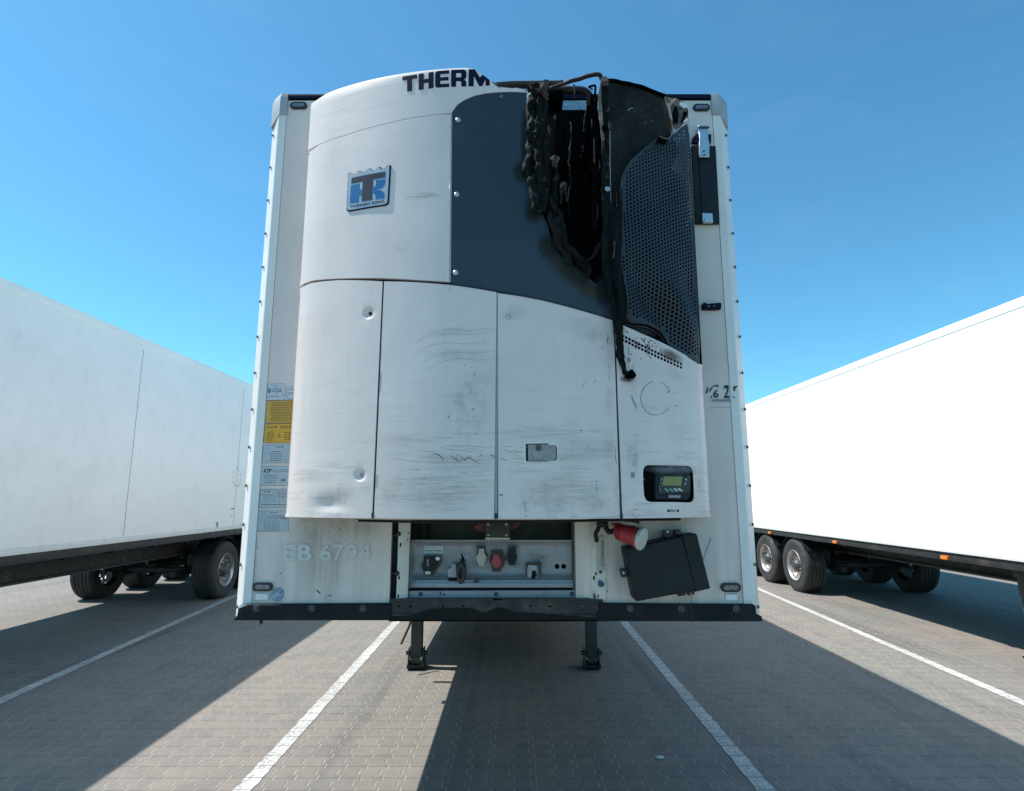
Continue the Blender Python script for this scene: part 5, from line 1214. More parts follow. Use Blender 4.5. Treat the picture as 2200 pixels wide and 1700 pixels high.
rag('ash_crust', Z(z2, (252, 722), (285, 715), (312, 740), (300, 772), (292, 815), (272, 800), (262, 765)), 'ash', 2.675, .018, 0, .006, 12, .008, .7)
rag('burnt_baffle', Z(z2, (235, 470), (262, 462), (292, 435), (286, 520), (276, 600), (278, 720), (235, 720)), 'burnt_brown', 2.86, .02, 0, .02, 3, .006, .4)
rag('burnt_clamp', Z(z2, (318, 902), (340, 893), (364, 902), (362, 960), (365, 1020), (357, 1028), (352, 965), (335, 958), (328, 1020), (322, 1040), (318, 980)), 'ash', 2.84, .012, 0, .008, 6, .01, .4)
rag('melted_flap', Z(yh, (885, 965), (920, 930), (985, 895), (1040, 740), (1060, 800), (1040, 900), (1010, 1040), (990, 1170), (990, 1240), (970, 1240), (900, 1190), (880, 1110)), 'char', 0, .02, -.006, .012, 14, .008, .8, Unit)
# folds, drips and strands of the melted plastic
simple('molten', (.006, .0085, .008), .65, var=.6, scale=34, bump=1.0, dirt=(.020, .020, .017), dirtamt=.7, spec=.12)
rf = random.Random(77)
def fold(pts, z, Y, r0, name='melted_fold', mt='molten', amp=.012, sd=0, flat=.55):
    P = [p+Vector((0, .012+.012*noise.noise(p*19+Vector((sd, 0, 0))), 0)) for p in crook(sm([PY(*z(*p), Y) for p in pts], 9), amp, sd)]; k = len(P)
    m = MB(); NX = 6; rq = random.Random(sd*13+1)
    for i, p in enumerate(P):
        e_ = math.sin(PI*min(1, .10+.90*i/k)); wl_ = r0*(.5+1.1*e_)*(.8+.6*noise.noise(p*17+Vector((sd, 3, 0))))+rq.uniform(0, .0022); wr_ = r0*(.5+1.1*e_)*(.8+.6*noise.noise(p*17+Vector((sd, 9, 0))))+rq.uniform(0, .0022)
        for j in range(NX+1):
            t = j/NX; x_ = -wl_+(wl_+wr_)*t; d_ = -.45*r0*math.sin(PI*t)*(.7+.6*noise.noise(Vector((p.x*10+t*2, p.z*5, sd)))) + .35*r0*noise.noise(Vector((t*4, p.z*9, sd+4)))
            m.v.append(p+Vector((x_, d_, 0)))
    for i in range(k-1):
        for j in range(NX): a_ = i*(NX+1)+j; m.f.append([a_, a_+1, a_+NX+2, a_+NX+1])
    o = m.build(name, mt, G, smooth=60); md = o.modifiers.new('thickness', 'SOLIDIFY'); md.thickness = .003; md.offset = -1; return o
fold([(128, 300), (122, 420), (118, 560), (122, 700), (96, 800), (70, 820)], z2, 2.585, .014, sd=1)
fold([(175, 330), (182, 500), (172, 660), (188, 820), (170, 1000), (190, 1090)], z2, 2.58, .016, sd=5)
fold([(222, 340), (215, 520), (224, 700), (212, 900), (222, 1030)], z2, 2.585, .012, sd=9)
fold([(150, 820), (140, 900), (158, 980), (150, 1060), (175, 1095)], z2, 2.575, .017, sd=12)
fold([(100, 780), (112, 840), (135, 880), (150, 860)], z2, 2.58, .014, sd=14)
fold([(282, 780), (290, 860), (280, 960), (300, 1030)], z2, 2.66, .010, sd=16)
fold([(90, 275), (140, 268), (190, 285), (236, 330)], z2, 2.60, .011, mt='ash', sd=18)
fold([(245, 1060), (262, 1150), (290, 1220), (300, 1300), (345, 1350), (400, 1420), (455, 1490), (500, 1530)], z2, 2.595, .013, mt='burnt_brown', sd=21)
fold([(300, 1040), (325, 1140), (345, 1240), (352, 1320), (400, 1380), (470, 1420)], z2, 2.605, .009, mt='molten', sd=23)
fold([(470, 1420), (520, 1390), (560, 1340), (590, 1290)], z2, 2.61, .011, mt='burnt_brown', sd=25)
fold([(605, 620), (612, 800), (606, 980), (622, 1150), (612, 1320), (630, 1500), (650, 1650)], z2, 2.575, .010, sd=27)
fold([(700, 1080), (690, 1200), (702, 1330), (690, 1450), (705, 1600)], z2, 2.58, .008, sd=29)
fold([(640, 0), (655, 90), (672, 180), (690, 270), (705, 360), (700, 450), (718, 540), (745, 620)], z4, 2.60, .009, sd=31)
fold([(700, 0), (706, 90), (705, 180), (712, 270)], z4, 2.60, .008, sd=33)
for k in range(13):
    x_ = rf.uniform(330, 590); y0_ = rf.uniform(440, 640); L = rf.uniform(180, 760)
    fold([(x_, y0_), (x_+rf.uniform(-14, 14), y0_+L*.4), (x_+rf.uniform(-20, 20), y0_+L)], z2, rf.uniform(2.80, 2.98), rf.uniform(.0012, .004), name='charred_strand', mt=rf.choice(['char', 'char', 'molten']), amp=.02, sd=40+k)
# the corner post between the two grilles and what hangs from it
rag('grille_post', Z(z2, (588, 215), (612, 205), (634, 232), (636, 400), (642, 520), (640, 700), (646, 900), (648, 1050), (690, 1060), (722, 1000), (724, 1200), (716, 1400), (724, 1600), (740, 1700), (660, 1700), (630, 1600), (600, 1500), (588, 1380), (600, 1250), (598, 900), (600, 600), (590, 400)), 'burnt_plastic', 2.60, .018, 0, .014, 20, .016, .7, k=.08)
m = MB(); m.px(jag(Z(z2, (566, 318), (580, 262), (592, 240), (588, 330), (598, 460), (606, 560), (612, 640), (604, 690), (590, 600), (574, 470)), .5, 3, 5), Wall(2.62, bump=lambda x, z: .01*noise.noise(Vector((x*20, z*14, 0)))), 0, .004, grid=.012, convex_holes=False); m.build('bent_sheet_edge', 'ash_pale', G)
rag('post_cap', Z(z2, (590, 205), (612, 196), (628, 205), (638, 225), (625, 232), (600, 228), (588, 222)), 'ash_pale', 2.59, .01, 0, .008, 21, .03, .5)
c = PY(*z2(630, 940), 2.575); m = MB(); m.lathe([(.0125, 0), (.0125, -.004), (.010, -.006), (.008, -.004), (.006, -.004), (.005, -.009)], c, 'Y', 16); m.tube([c, c+Vector((0, .03, 0))], .006, 6); m.build('screw', 'steel', G)
c = PY(*z2(612, 540), 2.575); m = MB(); m.lathe([(.016, 0), (.016, -.005), (.011, -.007), (.010, -.001)], c, 'Y', 16); m.tube([c, c+Vector((0, .03, 0))], .006, 6); m.build('screw', 'char', G)
rag('hanging_strip', Z(z4, (612, -20), (648, 100), (660, 190), (668, 270), (682, 330), (682, 400), (700, 430), (690, 470), (706, 500), (704, 560), (722, 590), (738, 640), (735, 652), (790, 660), (806, 640), (796, 615), (778, 598), (765, 640), (748, 600), (730, 540), (722, 470), (722, 300), (740, 240), (735, 120), (725, -20)), 'burnt_plastic', 0, .02, .020, .011, 31, .010, .9, Unit, sharp=60)
rag('melted_drop', Z(z4, (765, 610), (778, 597), (795, 618), (806, 640), (785, 662), (752, 655), (735, 648), (740, 634), (760, 642)), 'char', 0, .02, .028, .008, 33, .014, .5, Unit)
rag('bent_panel', Z(z2, (668, 1285), (685, 1290), (678, 1340), (676, 1395), (664, 1395), (670, 1340)), 'ash', 2.575, .01, 0, .01, 35, .004, .3)
rag('bent_panel', Z(z2, (690, 1390), (714, 1340), (722, 1500), (736, 1640), (765, 1760), (740, 1790), (716, 1760), (700, 1650), (700, 1500)), 'burnt_plastic', 2.585, .01, 0, .016, 36, .006, .4)
# coil
CS = Wall(2.735, k=.30, x0=.48, m=-.0)
cpoly = Z(z2, (630, 225), (700, 236), (850, 270), (1000, 328), (1020, 400), (1045, 500), (1055, 580), (1100, 700), (1000, 900), (800, 1150), (640, 1150), (640, 700))
m = MB(); m.px(cpoly, CS, 0, .05, grid=.08, convex_holes=False); co_ = m.build('condenser_coil', 'coil', G, smooth=0)
m = MB(); 
tp = [CS.at(*CS.xz(*z2(*p)), .004) for p in ((632, 228), (700, 238), (850, 272), (1004, 331))]
m.tube(crook(sm(tp), .003), .011, 8); m.tube(crook(sm([p+Vector((0, .035, -.01)) for p in tp]), .002), .010, 8); m.build('coil_frame', 'char', co_)
m = MB(); a = [CS.at(*CS.xz(*z2(*p)), .010) for p in ((643, 520), (645, 800), (648, 1030))]; m.tube(a, .0022, 6); m.build('coil_edge', 'cap_grey', co_)
rag('ash_crust', Z(z2, (640, 490), (652, 500), (662, 520), (650, 545), (638, 530)), 'ash', 2.60, .01, 0, .006, 41, .01, .4, parent=None)
m = MB(); ra = random.Random(6)
for k in range(26):
    q = z2(ra.uniform(690, 990), ra.uniform(380, 800)); s_ = ra.uniform(.3, .9)
    m.px([(q[0]-s_, q[1]), (q[0], q[1]-s_*.6), (q[0]+s_*1.4, q[1]+.1), (q[0], q[1]+s_*.5)], CS, .003, .002)
Wc = CS
for k in range(10):
    a0 = PI*1.05+k*.2; m.px([z2(785+22*math.cos(a), 430+22*math.sin(a)) for a in (a0, a0+.2)]+[z2(785+18*math.cos(a), 430+18*math.sin(a)) for a in (a0+.2, a0)], CS, .003, .002)
m.build('coil_damage', 'cap_grey', co_)
# curled burnt lip beside the coil, with the half-burnt white corner
EDGE = [(1008, 332), (1018, 370), (1028, 410), (1040, 450), (1052, 490), (1058, 530), (1058, 565), (1048, 592), (1030, 608), (1005, 606), (985, 598), (968, 592)]
m = MB(); L = [PY(*z2(*p), 2.70+.012*i*.2) for i, p in enumerate(EDGE)]; S3 = sm(L)
inner_ = [p+Vector((-.004, .05, -.002)) for p in S3]; m.v = S3+inner_; k = len(S3); m.f = [[i, i+1, k+i+1, k+i] for i in range(k-1)]
m.v += [p+Vector((.004, .004, 0)) for p in S3]; m.f += [[i+1, i, 2*k+i, 2*k+i+1] for i in range(k-1)]
cl_ = m.build('curled_lip', 'burnt_plastic', G, smooth=60); m = MB(); m.tube(crook(S3, .002), .0028, 6); m.build('lip_edge', 'ash_pale', cl_)
rag('burnt_corner', Z(z2, (1012, 332), (1060, 342), (1110, 356), (1150, 376), (1160, 420), (1160, 455), (1158, 500), (1130, 505), (1110, 530), (1085, 540), (1062, 525), (1060, 470), (1048, 430), (1030, 380)), 'ash_pale', 2.86, .02, 0, .010, 44, .006, .5)
m = MB(); m.px(jag(Z(z2, (1075, 392), (1090, 400), (1098, 440), (1094, 505), (1075, 508), (1062, 490), (1058, 430)), .3, 2, 3), Wall(2.835), 0, .003); m.px(jag(Z(z2, (1128, 425), (1145, 430), (1158, 420), (1160, 445), (1145, 470), (1130, 490), (1120, 510), (1112, 495), (1125, 460)), .4, 2, 5), Wall(2.832), 0, .003); m.build('scorched_hole', 'soot_gap_black', G)
m = MB(); m.px(jag(Z(z2, (1128, 498), (1138, 485), (1150, 470), (1160, 475), (1158, 500)), .3, 2, 3), Wall(2.828), 0, .004); m.px(jag(Z(z2, (1110, 366), (1150, 378), (1158, 400), (1130, 405), (1105, 385)), .4, 2, 3), Wall(2.834), 0, .004); m.build('white_remnant', 'post_paint', G)
# right-hand grille: a warped, really perforated sheet
def buckle(x, z):
    c = UNIT.xz(*z4(930, 190)); d = UNIT.xz(*z4(1010, 300))
    a = (x-c[0])/.10; b = (z-c[1])/.17; e = (x-d[0]); 
    v = .030*math.sin((x-.5)*21+(z-2.7)*9)*math.exp(-(b*b)*.8)*(1 if x < .9 else max(0, 1-(x-.9)/.08))
    v += .016*math.exp(-((x-.56)/.05)**2)*math.sin(z*11)*.6
    return v-.004
GU = Unit(buckle)
gout = [z2(1158, 502), z2(1180, 640), z2(1192, 850), z2(1210, 1178), z2(1228, 1500), z2(1240, 1688), z4(1242, 130), z4(1239, 400), z4(1236, 552), z4(1160, 505), z4(1090, 462), z4(1050, 420), z4(1030, 372), z4(1005, 330), z4(960, 305), z4(900, 290), z4(840, 288), z4(790, 285), z4(760, 262), z4(748, 220), z4(738, 120), z2(722, 1600), z2(712, 1400), z2(722, 1200), z2(728, 1040), z2(722, 930), z2(728, 855), z2(750, 800), z2(790, 745), z2(850, 690), z2(900, 645), z2(950, 605), z2(1020, 610), z2(1060, 580), z2(1090, 560), z2(1115, 535), z2(1140, 520)]
GO = [GU.xz(*p) for p in gout]
Gin = [GU.xz(*p) for p in gout]
def dist_poly(p, poly):
    best = 9
    for i, a in enumerate(poly):
        b = poly[(i+1) % len(poly)]; dx, dy = b[0]-a[0], b[1]-a[1]; t = max(0, min(1, ((p[0]-a[0])*dx+(p[1]-a[1])*dy)/(dx*dx+dy*dy+1e-12)))
        best = min(best, math.hypot(p[0]-a[0]-t*dx, p[1]-a[1]-t*dy))
    return best
hs = []; P0 = .0205; xx = min(p[0] for p in GO); i = 0
zmin, zmax = min(p[1] for p in GO), max(p[1] for p in GO); xmax = max(p[0] for p in GO)
while xx < xmax:
    zz = zmin+(P0/2 if i % 2 else 0)
    while zz < zmax:
        q = (xx, zz)
        if inside(q, GO) and dist_poly(q, GO) > .0165: 
            r_ = .0068+.0008*noise.noise(Vector((xx*6, zz*6, 0))); hs.append([(xx+r_*math.cos(2*PI*k/7), zz+r_*1.05*math.sin(2*PI*k/7)) for k in range(7)])
        zz += P0
    xx += P0*.866; i += 1
m = MB(); m.sheet(GO, GU, 0, .004, hs, step=.02); rg = m.build('side_grille', 'grille_plastic', G, smooth=30)
GE = Unit(lambda x, z: buckle(x, z))
m = MB(); bev_ = [z4(738, 120), z4(748, 220), z4(760, 262), z4(790, 285), z4(840, 288), z4(900, 290), z4(960, 305), z4(1005, 330), z4(1030, 372), z4(1050, 420), z4(1090, 462), z4(1160, 505), z4(1236, 552)]
def lipline(off, yoff): return sm([GU.at(*GU.xz(p[0]+off*.7, p[1]+yoff), .0) for p in bev_], 4)
m.tube(lipline(-1, 1.5), .0055, 6); m.tube(sm([p+Vector((-.004, .018, -.012)) for p in lipline(-1, 1.5)[::4]], 4), .0045, 6); m.tube(sm([p+Vector((-.006, .034, -.022)) for p in lipline(-1, 1.5)[::4]], 4), .004, 6); m.build('grille_rim', 'grille_plastic', rg)
ed = [GU.at(*GU.xz(*p), .0) for p in (z2(722, 930), z2(728, 1040), z2(722, 1200), z2(712, 1400), z2(722, 1600), z4(738, 120), z4(748, 220))]
m = MB(); m.tube(sm(ed, 5), .006, 6); m.tube(sm([p+Vector((-.018, .012, 0)) for p in ed], 5), .004, 6); m.build('grille_rim', 'burnt_plastic', rg)
m = MB(); m.sheet([(xr-.002, GU.xz(*z2(1165, 510))[1]), (xr+WRAP, GU.xz(*z2(1165, 510))[1]), (xr+WRAP, UNIT.xz(*z4(1236, 566))[1]), (xr-.002, UNIT.xz(*z4(1236, 560))[1])], UNIT, -.002, .004, grid=.05); m.build('grille_side', 'grille_plastic', rg)
m = MB(); m.sheet([(.5, 2.36), (xr-.03, 2.2), (xr-.03, 3.5), (.5, 3.1)], UNIT, -.075, .004, grid=.1); m.build('grille_backing', 'soot_gap_black', G)  # black sheet added behind the grille so its holes look dark
ra = random.Random(16)
m = MB()
for k in range(5):
    a = PY(*z4(ra.uniform(860, 1040), ra.uniform(330, 420)), 2.82); m.tube(crook(sm([a, a+Vector((.06, .01, -.02)), a+Vector((.10, .02, -.05))]), .01, k), .007, 6)
m.build('burnt_hose', 'char', G)
# scuffs on the doors: rubber marks, scratches, molten specks
m = MB()
def curve(mb, pts, w, z=z3, off=.0012, amp=.4, seed=1, n_=4):
    P = []
    pts = [Vector((a, b, 0)) for a, b in pts]; P = sm(pts, n_) if len(pts) > 2 else pts
    rr_ = random.Random(seed)
    P = [(p.x+rr_.uniform(-amp, amp), p.y+rr_.uniform(-amp, amp)) for p in P]
    for i in range(len(P)-1):
        a, b = z(*P[i]), z(*P[i+1]); dx, dy = b[0]-a[0], b[1]-a[1]; L = math.hypot(dx, dy) or 1; nx, ny = -dy/L*w, dx/L*w
        w1 = w*(.35+.65*math.sin(PI*min(1, (i+1)/len(P)))); w0 = w*(.35+.65*math.sin(PI*i/len(P)))
        q = [(a[0]-nx*w0/w, a[1]-ny*w0/w), (b[0]-nx*w1/w, b[1]-ny*w1/w), (b[0]+nx*w1/w, b[1]+ny*w1/w), (a[0]+nx*w0/w, a[1]+ny*w0/w)]
        mb.v += [UNIT.at(*UNIT.xz(*p), off) for p in q]; k = len(mb.v); mb.f.append([k-4, k-3, k-2, k-1])
S_ = [([(1420, 1170), (1440, 1155), (1465, 1152), (1490, 1165), (1500, 1180), (1515, 1198)], .55), ([(1455, 1152), (1500, 1172), (1520, 1184)], .45), ([(1550, 1160), (1580, 1175), (1600, 1195), (1610, 1200)], .5), ([(1600, 1155), (1598, 1175), (1605, 1195), (1622, 1200), (1640, 1185)], .4), ([(1600, 1158), (1618, 1160), (1640, 1185), (1660, 1200)], .5), ([(1650, 1190), (1680, 1175), (1710, 1195), (1750, 1216)], .6), ([(1690, 1172), (1650, 1192)], .4), ([(1745, 1175), (1758, 1162), (1775, 1160)], .5), ([(1760, 1125), (1764, 1150)], .35), ([(1810, 1172), (1830, 1160), (1848, 1172), (1825, 1180)], .5), ([(1815, 1165), (1838, 1162)], .45), ([(1878, 1180), (1905, 1185), (1932, 1196)], .5), ([(1150, 1195), (1180, 1180), (1230, 1188), (1290, 1198), (1340, 1204), (1840, 1216)], .22), ([(1380, 1172), (1520, 1180), (1700, 1178)], .2), ([(1330, 1128), (1400, 1135), (1460, 1142)], .25), ([(1490, 1112), (1530, 1100), (1640, 1098), (1840, 1112)], .25), ([(1490, 1112), (1540, 1122), (1650, 1130), (1720, 1138)], .25), ([(1560, 1105), (1700, 1118), (1760, 1128)], .22), ([(1440, 1045), (1570, 1046)], .2), ([(1925, 1120), (1932, 1140)], .4), ([(1880, 1100), (1964, 1104)], .22), ([(1890, 1118), (1964, 1140)], .25)]
for i, (p, w) in enumerate(S_): curve(m, p, w, z3, seed=i, amp=.8)
S4 = [([(0, 1128), (30, 1140), (70, 1142)], .35), ([(0, 1178), (40, 1185), (75, 1182)], .4), ([(0, 1150), (30, 1165), (70, 1168)], .3), ([(0, 1205), (80, 1212), (300, 1206)], .22), ([(300, 1195), (312, 1172), (325, 1195), (340, 1175), (352, 1190), (372, 1165)], .3), ([(0, 985), (150, 990), (420, 1000), (640, 996)], .16),
      ([(628, 365), (632, 390), (628, 410), (634, 425)], .9), ([(640, 400), (645, 380)], .35), ([(645, 512), (690, 515)], .35), ([(638, 565), (640, 590)], .6), ([(640, 610), (642, 660)], .5), ([(768, 435), (769, 500)], .6), ([(790, 765), (800, 800), (818, 830), (820, 860)], .5), ([(780, 760), (800, 810), (815, 850)], .35), ([(800, 565), (798, 590), (790, 600)], .5), ([(768, 565), (770, 590)], .4), ([(470, 725), (470, 690), (490, 686)], .3), ([(542, 685), (550, 665)], .6), ([(680, 1100), (682, 1180), (690, 1220)], .5), ([(555, 1330), (560, 1400)], .4), ([(590, 1460), (592, 1520)], .35), ([(80, 1460), (90, 1530)], .5),
      ([(775, 1108), (790, 1106)], .5), ([(808, 1100), (812, 1115)], .6), ([(745, 1165), (830, 1160)], .3), ([(775, 1152), (830, 1150)], .3), ([(785, 1520), (830, 1518)], .5), ([(800, 1030), (836, 1028)], .35), ([(805, 1160), (815, 1225), (798, 1225), (796, 1185)], .3), ([(820, 1155), (826, 1225)], .25), ([(385, 1575), (400, 1562)], .5), ([(405, 1572), (425, 1555)], .5), ([(85, 1558), (95, 1562)], 1.0), ([(1230, 1330), (1233, 1370)], .5), ([(780, 1560), (800, 1552), (805, 1570), (840, 1560)], .4)]
for i, (p, w) in enumerate(S4): curve(m, p, w, z4, seed=i+50, amp=.8)
# melted specks round the vent rows
ra = random.Random(8)
for k in range(60):
    t = ra.gauss(.4, .12); x_ = 732+383*t+ra.gauss(0, 18); y_ = 330+185*t+ra.gauss(18, 28)
    if y_ < 300+.48*(x_-722)+10: continue
    s_ = ra.uniform(1.5, 5); e_ = ra.uniform(1, 3); m.px(Z(z4, (x_-s_, y_-s_*e_*.5), (x_+s_*.4, y_-s_*e_), (x_+s_, y_+s_*e_*.5), (x_, y_+s_*e_)), UNIT, .0014, .001)
for q in ((755, 345), (762, 352), (785, 495), (850, 525), (905, 510), (915, 520), (595, 450), (455, 997), (497, 1103)):
    x_, y_ = q; s_ = 4; m.px(Z(z4, (x_-s_, y_-s_*1.4), (x_+s_*.5, y_-s_), (x_+s_, y_+s_*1.5), (x_-s_*.3, y_+s_)), UNIT, .0014, .001)
for p in ([(1880, 1420), (1905, 1418), (1903, 1426), (1882, 1428)], [(1700, 855), (1712, 850), (1708, 862)], [(1538, 905), (1550, 900), (1545, 915)], [(1710, 628), (1722, 626), (1716, 636)]): m.px(Z(z3, *p), UNIT, .0012, .001)
m.build('scuff_mark', 'scuff', G, smooth=0)
m = MB(); ra = random.Random(18)
for (x0_, y0_, amp_) in ((1330, 380, 0), (1340, 440, 10), (1380, 500, 20), (1420, 545, 30), (1360, 350, 0)):
    curve(m, [(x0_-30, y0_+70), (x0_+60, y0_+10), (x0_+190, y0_-20), (x0_+330, y0_-12), (x0_+490, y0_-30)], .28, z3, seed=int(y0_), amp=.6)
for k in range(90):
    x_ = ra.uniform(1080, 1830); y_ = 1250+abs(ra.gauss(0, 130)); L = ra.uniform(15, 130)
    if y_ > 1560: continue
    curve(m, [(x_, y_), (x_+L*.5, y_+ra.uniform(-2, 2)), (x_+L, y_+ra.uniform(-3, 3))], .16, z3, seed=k, amp=.6, n_=3)
for k in range(80):
    x_ = ra.uniform(10, 650); y_ = ra.choice([1000, 1040, 1200, 1300, 1420, 1480])+ra.gauss(0, 45); L = ra.uniform(15, 110)
    curve(m, [(x_, y_), (x_+L*.5, y_+ra.uniform(-2, 2)), (min(x_+L, 690), y_+ra.uniform(-3, 3))], .16, z4, seed=k, amp=.6, n_=3)
for k in range(40):
    x_ = ra.gauss(1690, 50); y_ = ra.uniform(560, 1060); s_ = ra.uniform(4, 11); curve(m, [(x_, y_), (x_+s_*.6, y_-s_*.5), (x_+s_*1.6, y_-s_)], .4, z3, seed=k+200, amp=1.2)
curve(m, [(1270, 1015), (1265, 995), (1290, 990), (1330, 990)], .35, z1, seed=3); curve(m, [(1330, 992), (1420, 985), (1490, 980)], .25, z1, seed=4); curve(m, [(1930, 270), (1925, 240), (1945, 235), (1955, 255), (1938, 270)], .9, z3, seed=8)
m.build('fine_scratch', 'scuff_pale', G, smooth=0)

for (z, cx_, cy_, rx, ry, mt, rot) in (
    (z4, 1050, 505, 95, 42, 'stain_scorch', .45), (z4, 535, 368, 70, 60, 'stain_red', 0), (z4, 200, 1370, 110, 60, 'stain_red', 0), (z4, 1070, 620, 90, 50, 'stain_bloom', .6), (z4, 960, 430, 60, 30, 'stain_bloom', .5),
    (z4, 85, 1455, 60, 75, 'stain_grey', 0), (z4, 250, 1420, 150, 90, 'stain_grey', 0), (z4, 30, 215, 110, 70, 'stain_grey', 0), (z4, 150, 1010, 320, 60, 'stain_streak', 0), (z4, 420, 1130, 260, 110, 'stain_streak', 0), (z4, 350, 1390, 330, 170, 'stain_streak', 0), (z4, 560, 1480, 130, 90, 'stain_grey', 0), (z4, 640, 1150, 50, 220, 'stain_grey', 0),
    (z4, 1235, 1350, 28, 90, 'stain_grey', 0), (z4, 800, 1180, 60, 220, 'stain_grey', 0), (z4, 660, 450, 60, 190, 'stain_grey', .05), (z4, 860, 1540, 140, 40, 'stain_grey', 0), (z4, 1070, 1250, 220, 40, 'stain_bloom', 0), (z4, 500, 330, 260, 90, 'stain_bloom', .3), (z4, 640, 790, 40, 160, 'stain_red', 0), (z4, 780, 700, 60, 60, 'stain_red', 0), (z4, 690, 1400, 30, 190, 'stain_red', 0),
    (z3, 1690, 860, 190, 330, 'stain_grey', .3), (z3, 1600, 500, 230, 60, 'stain_grey', .05), (z3, 1560, 350, 200, 40, 'stain_grey', 0), (z3, 1600, 1200, 340, 90, 'stain_streak', 0), (z3, 1300, 1060, 240, 60, 'stain_streak', 0), (z3, 1480, 1400, 380, 150, 'stain_streak', 0), (z3, 980, 1370, 70, 50, 'stain_streak', 0), (z3, 800, 1420, 180, 90, 'stain_grey', 0), (z3, 640, 1300, 170, 60, 'stain_streak', 0), (z3, 1940, 255, 60, 50, 'stain_grey', 0),
    (z3, 1560, 560, 30, 120, 'stain_grey', 0) if 0 else (z3, 1555, 55, 14, 40, 'stain_grey', 0), (z1, 1390, 990, 150, 40, 'stain_streak', 0), (z1, 1220, 1330, 60, 30, 'stain_grey', .8)):
    stain('stain', z, cx_, cy_, rx, ry, mt, G, rot=rot)
for (cx_, cy_, rx, ry, mt, rot) in ((60, 830, 70, 90, 'stain_soot', 0), (90, 620, 40, 260, 'stain_soot', 0), (150, 1080, 80, 110, 'stain_soot', .3), (250, 1330, 90, 130, 'stain_soot', -.6), (400, 1500, 190, 70, 'stain_soot', .7), (430, 1560, 200, 60, 'stain_heat', .6), (300, 1440, 130, 60, 'stain_heat', .6), (520, 1620, 130, 60, 'stain_heat', .3), (600, 1600, 70, 130, 'stain_soot', 0)):
    stain('stain', z2, cx_, cy_, rx, ry, mt, G, rot=rot, front=.0035)
for (z, cx_, cy_, rx, ry, mt, rot) in ((z2, 900, 1350, 120, 160, 'stain_soot', 0), (z2, 780, 1000, 60, 220, 'stain_heat', 0), (z2, 1080, 640, 90, 90, 'stain_soot', .5), (z4, 700, 330, 50, 70, 'stain_soot', 0), (z4, 860, 340, 120, 26, 'stain_soot', .42), (z4, 760, 660, 60, 26, 'stain_soot', 0)):
    if z is z4: stain('stain', z, cx_, cy_, rx, ry, mt, G, rot=rot, front=.0018)
for (z, cx_, cy_, rx, ry, mt) in ((z5, 700, 130, 320, 120, 'stain_brown'), (z5, 560, 190, 150, 110, 'stain_brown'), (z5, 620, 330, 190, 260, 'stain_brown'), (z5, 860, 160, 170, 100, 'stain_brown'), (z6, 930, 130, 60, 70, 'stain_brown'), (z6, 985, 140, 24, 60, 'stain_brown'), (z6, 600, 330, 130, 260, 'stain_brown'), (z6, 985, 560, 50, 36, 'stain_brown'), (z5, 225, 350, 36, 190, 'stain_grey'), (z6, 1340, 420, 46, 170, 'stain_grey'), (yr, 1560, 1150, 80, 110, 'stain_grey')):
    stain('stain', z, cx_, cy_, rx, ry, mt, T, surf=WALL, front=.0020)
for (z, cx_, cy_, rx, ry, mt) in ((ya, 1170, 800, 200, 200, 'stain_grey'), (yr, 640, 680, 170, 170, 'stain_grey'), (ya, 1380, 990, 260, 50, 'stain_grey'), (ya, 700, 900, 300, 80, 'stain_grey'), (yr, 900, 640, 120, 60, 'stain_red')):
    stain('stain', z, cx_, cy_, rx, ry, mt, T, surf=PWs, front=.0022)

# ------------------------------------------------------------------ things hanging at the front, and on the ground
BX = Wall(WY-.10)
def boxpoly(mb, pts, front, back): mb.px(pts, BX, front, front-back, step=1); return mb
doc = thing('storage_box', 'black plastic document box hanging crooked under the unit', 'storage box', (.72, WY-.05, 1.42))
m = MB(); boxpoly(m, Z(yx, (672, 518), (1500, 340), (1700, 1130), (835, 1292)), .03, -.095); m.build('box_lid', 'black_plastic', doc, bevel=.010)
m = MB(); boxpoly(m, Z(yx, (1506, 345), (1702, 312), (1722, 330), (1910, 1092), (1905, 1105), (1705, 1150)), .022, -.095); m.build('box_side', 'black_plastic', doc, bevel=.008)
m = MB(); boxpoly(m, Z(yx, (690, 535), (1690, 330), (1885, 1090), (850, 1275)), .0, -.098); m.build('box_body', 'rubber', doc, bevel=.006)
for k, pts in enumerate((((1258, 280), (1375, 264), (1388, 330), (1440, 330), (1445, 385), (1285, 385)), ((1430, 262), (1490, 258), (1520, 280), (1545, 330), (1480, 350), (1440, 330)), ((636, 842), (745, 825), (770, 945), (662, 962)), ((1465, 1195), (1600, 1170), (1595, 1220), (1495, 1242)), ((1612, 1170), (1640, 1235), (1665, 1218), (1668, 1160)), ((1680, 1160), (1700, 1222), (1715, 1222), (1725, 1180), (1760, 1155), (1770, 1135)))):
    m = MB(); boxpoly(m, Z(yx, *pts), -.02, -.06); m.build('mounting_tab', 'lamp_black', doc, bevel=.003)
for q in ((1328, 290), (683, 893)):
    x_, z__ = BX.xz(*yx(*q)); m = MB(); m.lathe([(.005, .021), (.005, .017)], (x_, WY-.10, z__), 'Y', 8); m.build('screw', 'steel', doc)
pg = thing('power_plug', 'red industrial power connector with a grey flap, hanging from a cable under the unit', 'connector', tuple(PY(*yx(700, 320), WY-.16)))
A = PY(*yx(560, 270), WY-.13); B = PY(*yx(900, 380), WY-.20); d = (B-A)
m = MB(); m.tube([A-d*.02, A+d*.05, A+d*.30, A+d*.34, A+d*.80, A+d*.84, A+d*1.02], [.023, .030, .036, .040, .042, .047, .047], 20)
for q_ in (.12, .19, .26, .44, .52, .60, .68): m.tube([A+d*q_, A+d*(q_+.025)], [.038+.008*q_]*2, 20)
m.build('plug_body', 'red_plastic', pg, smooth=30)
m = MB(); dn = d.normalized(); e = A+d*1.10
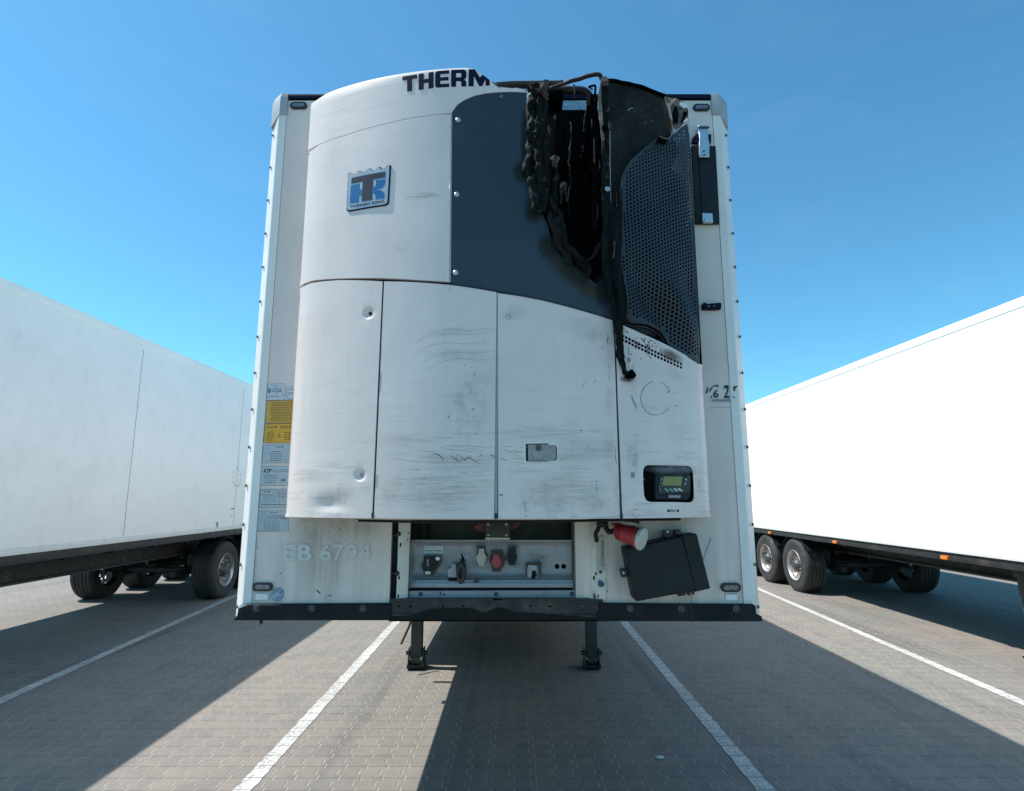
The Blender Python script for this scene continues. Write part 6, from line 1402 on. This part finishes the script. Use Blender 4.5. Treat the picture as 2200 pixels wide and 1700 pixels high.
n_ = dn; q = Matrix.Translation(e) @ n_.to_track_quat('Z', 'Y').to_matrix().to_4x4()
m.lathe([(.050, -.012), (.054, -.006), (.054, .006), (.048, .010), (.01, .011)], (0, 0, 0), 'Z', 28); m.xform(q); fl_ = m.build('flap_cover', 'white_plastic', pg, smooth=30)
m = MB(); a = PY(*yx(905, 200), WY-.18); m.tube([PY(*yx(880, 250), WY-.18), PY(*yx(920, 190), WY-.18), PY(*yx(945, 270), WY-.2)], .012, 8); m.px(Z(yx, (865, 190), (910, 180), (945, 200), (950, 270), (890, 275)), Wall(WY-.17), 0, .012, step=1); m.build('flap_hinge', 'white_plastic', pg)
m = MB(); m.px(Z(yx, (512, 165), (635, 160), (650, 205), (520, 212)), Wall(WY-.13), 0, .04, step=1); m.px(Z(yx, (530, 190), (850, 200), (880, 262), (560, 262)), Wall(WY-.14), 0, .03, step=1); m.px(Z(yx, (590, 380), (700, 420), (690, 440), (665, 455), (640, 420)), Wall(WY-.15), 0, .02, step=1); m.build('plug_flange', 'red_plastic', pg, bevel=.005)
m = MB(); m.px(Z(yx, (590, 20+0), (595, 110), (870, 112), (930, 172), (920, 180), (800, 150), (600, 135), (300, 130), (300, 110), (588, 108)), Wall(WY-.12), 0, .01, step=1, convex_holes=False); m.build('plug_bracket', 'chassis', pg)
m = MB()
for pts, r_ in (([(345, 120), (330, 190), (300, 260), (272, 320), (280, 400), (285, 430)], .011), ([(345, 130), (395, 190), (430, 250), (470, 290), (540, 265)], .013), ([(300, 140), (380, 170), (440, 160)], .020)):
    m.tube(crook(sm([PY(*yx(*p), WY-.07) for p in pts]), .004), r_, 8)
m.build('cable', 'black_plastic', pg)

# white chip of plastic on the ground
c = PG(*z6(865, 1498)); m = MB(); bm = bmesh.new(); bmesh.ops.create_icosphere(bm, subdivisions=2, radius=1)
for v in bm.verts: v.co = Vector((c.x+v.co.x*.030, c.y+v.co.y*.018, .010+v.co.z*.010))+Vector((.004*noise.noise(v.co*3), 0, .003*noise.noise(v.co*4)))
m.add_bm(bm); tag(m.build('pebble', 'pebble', world=False), 'small white chip of stone on the shaded paving', 'pebble')
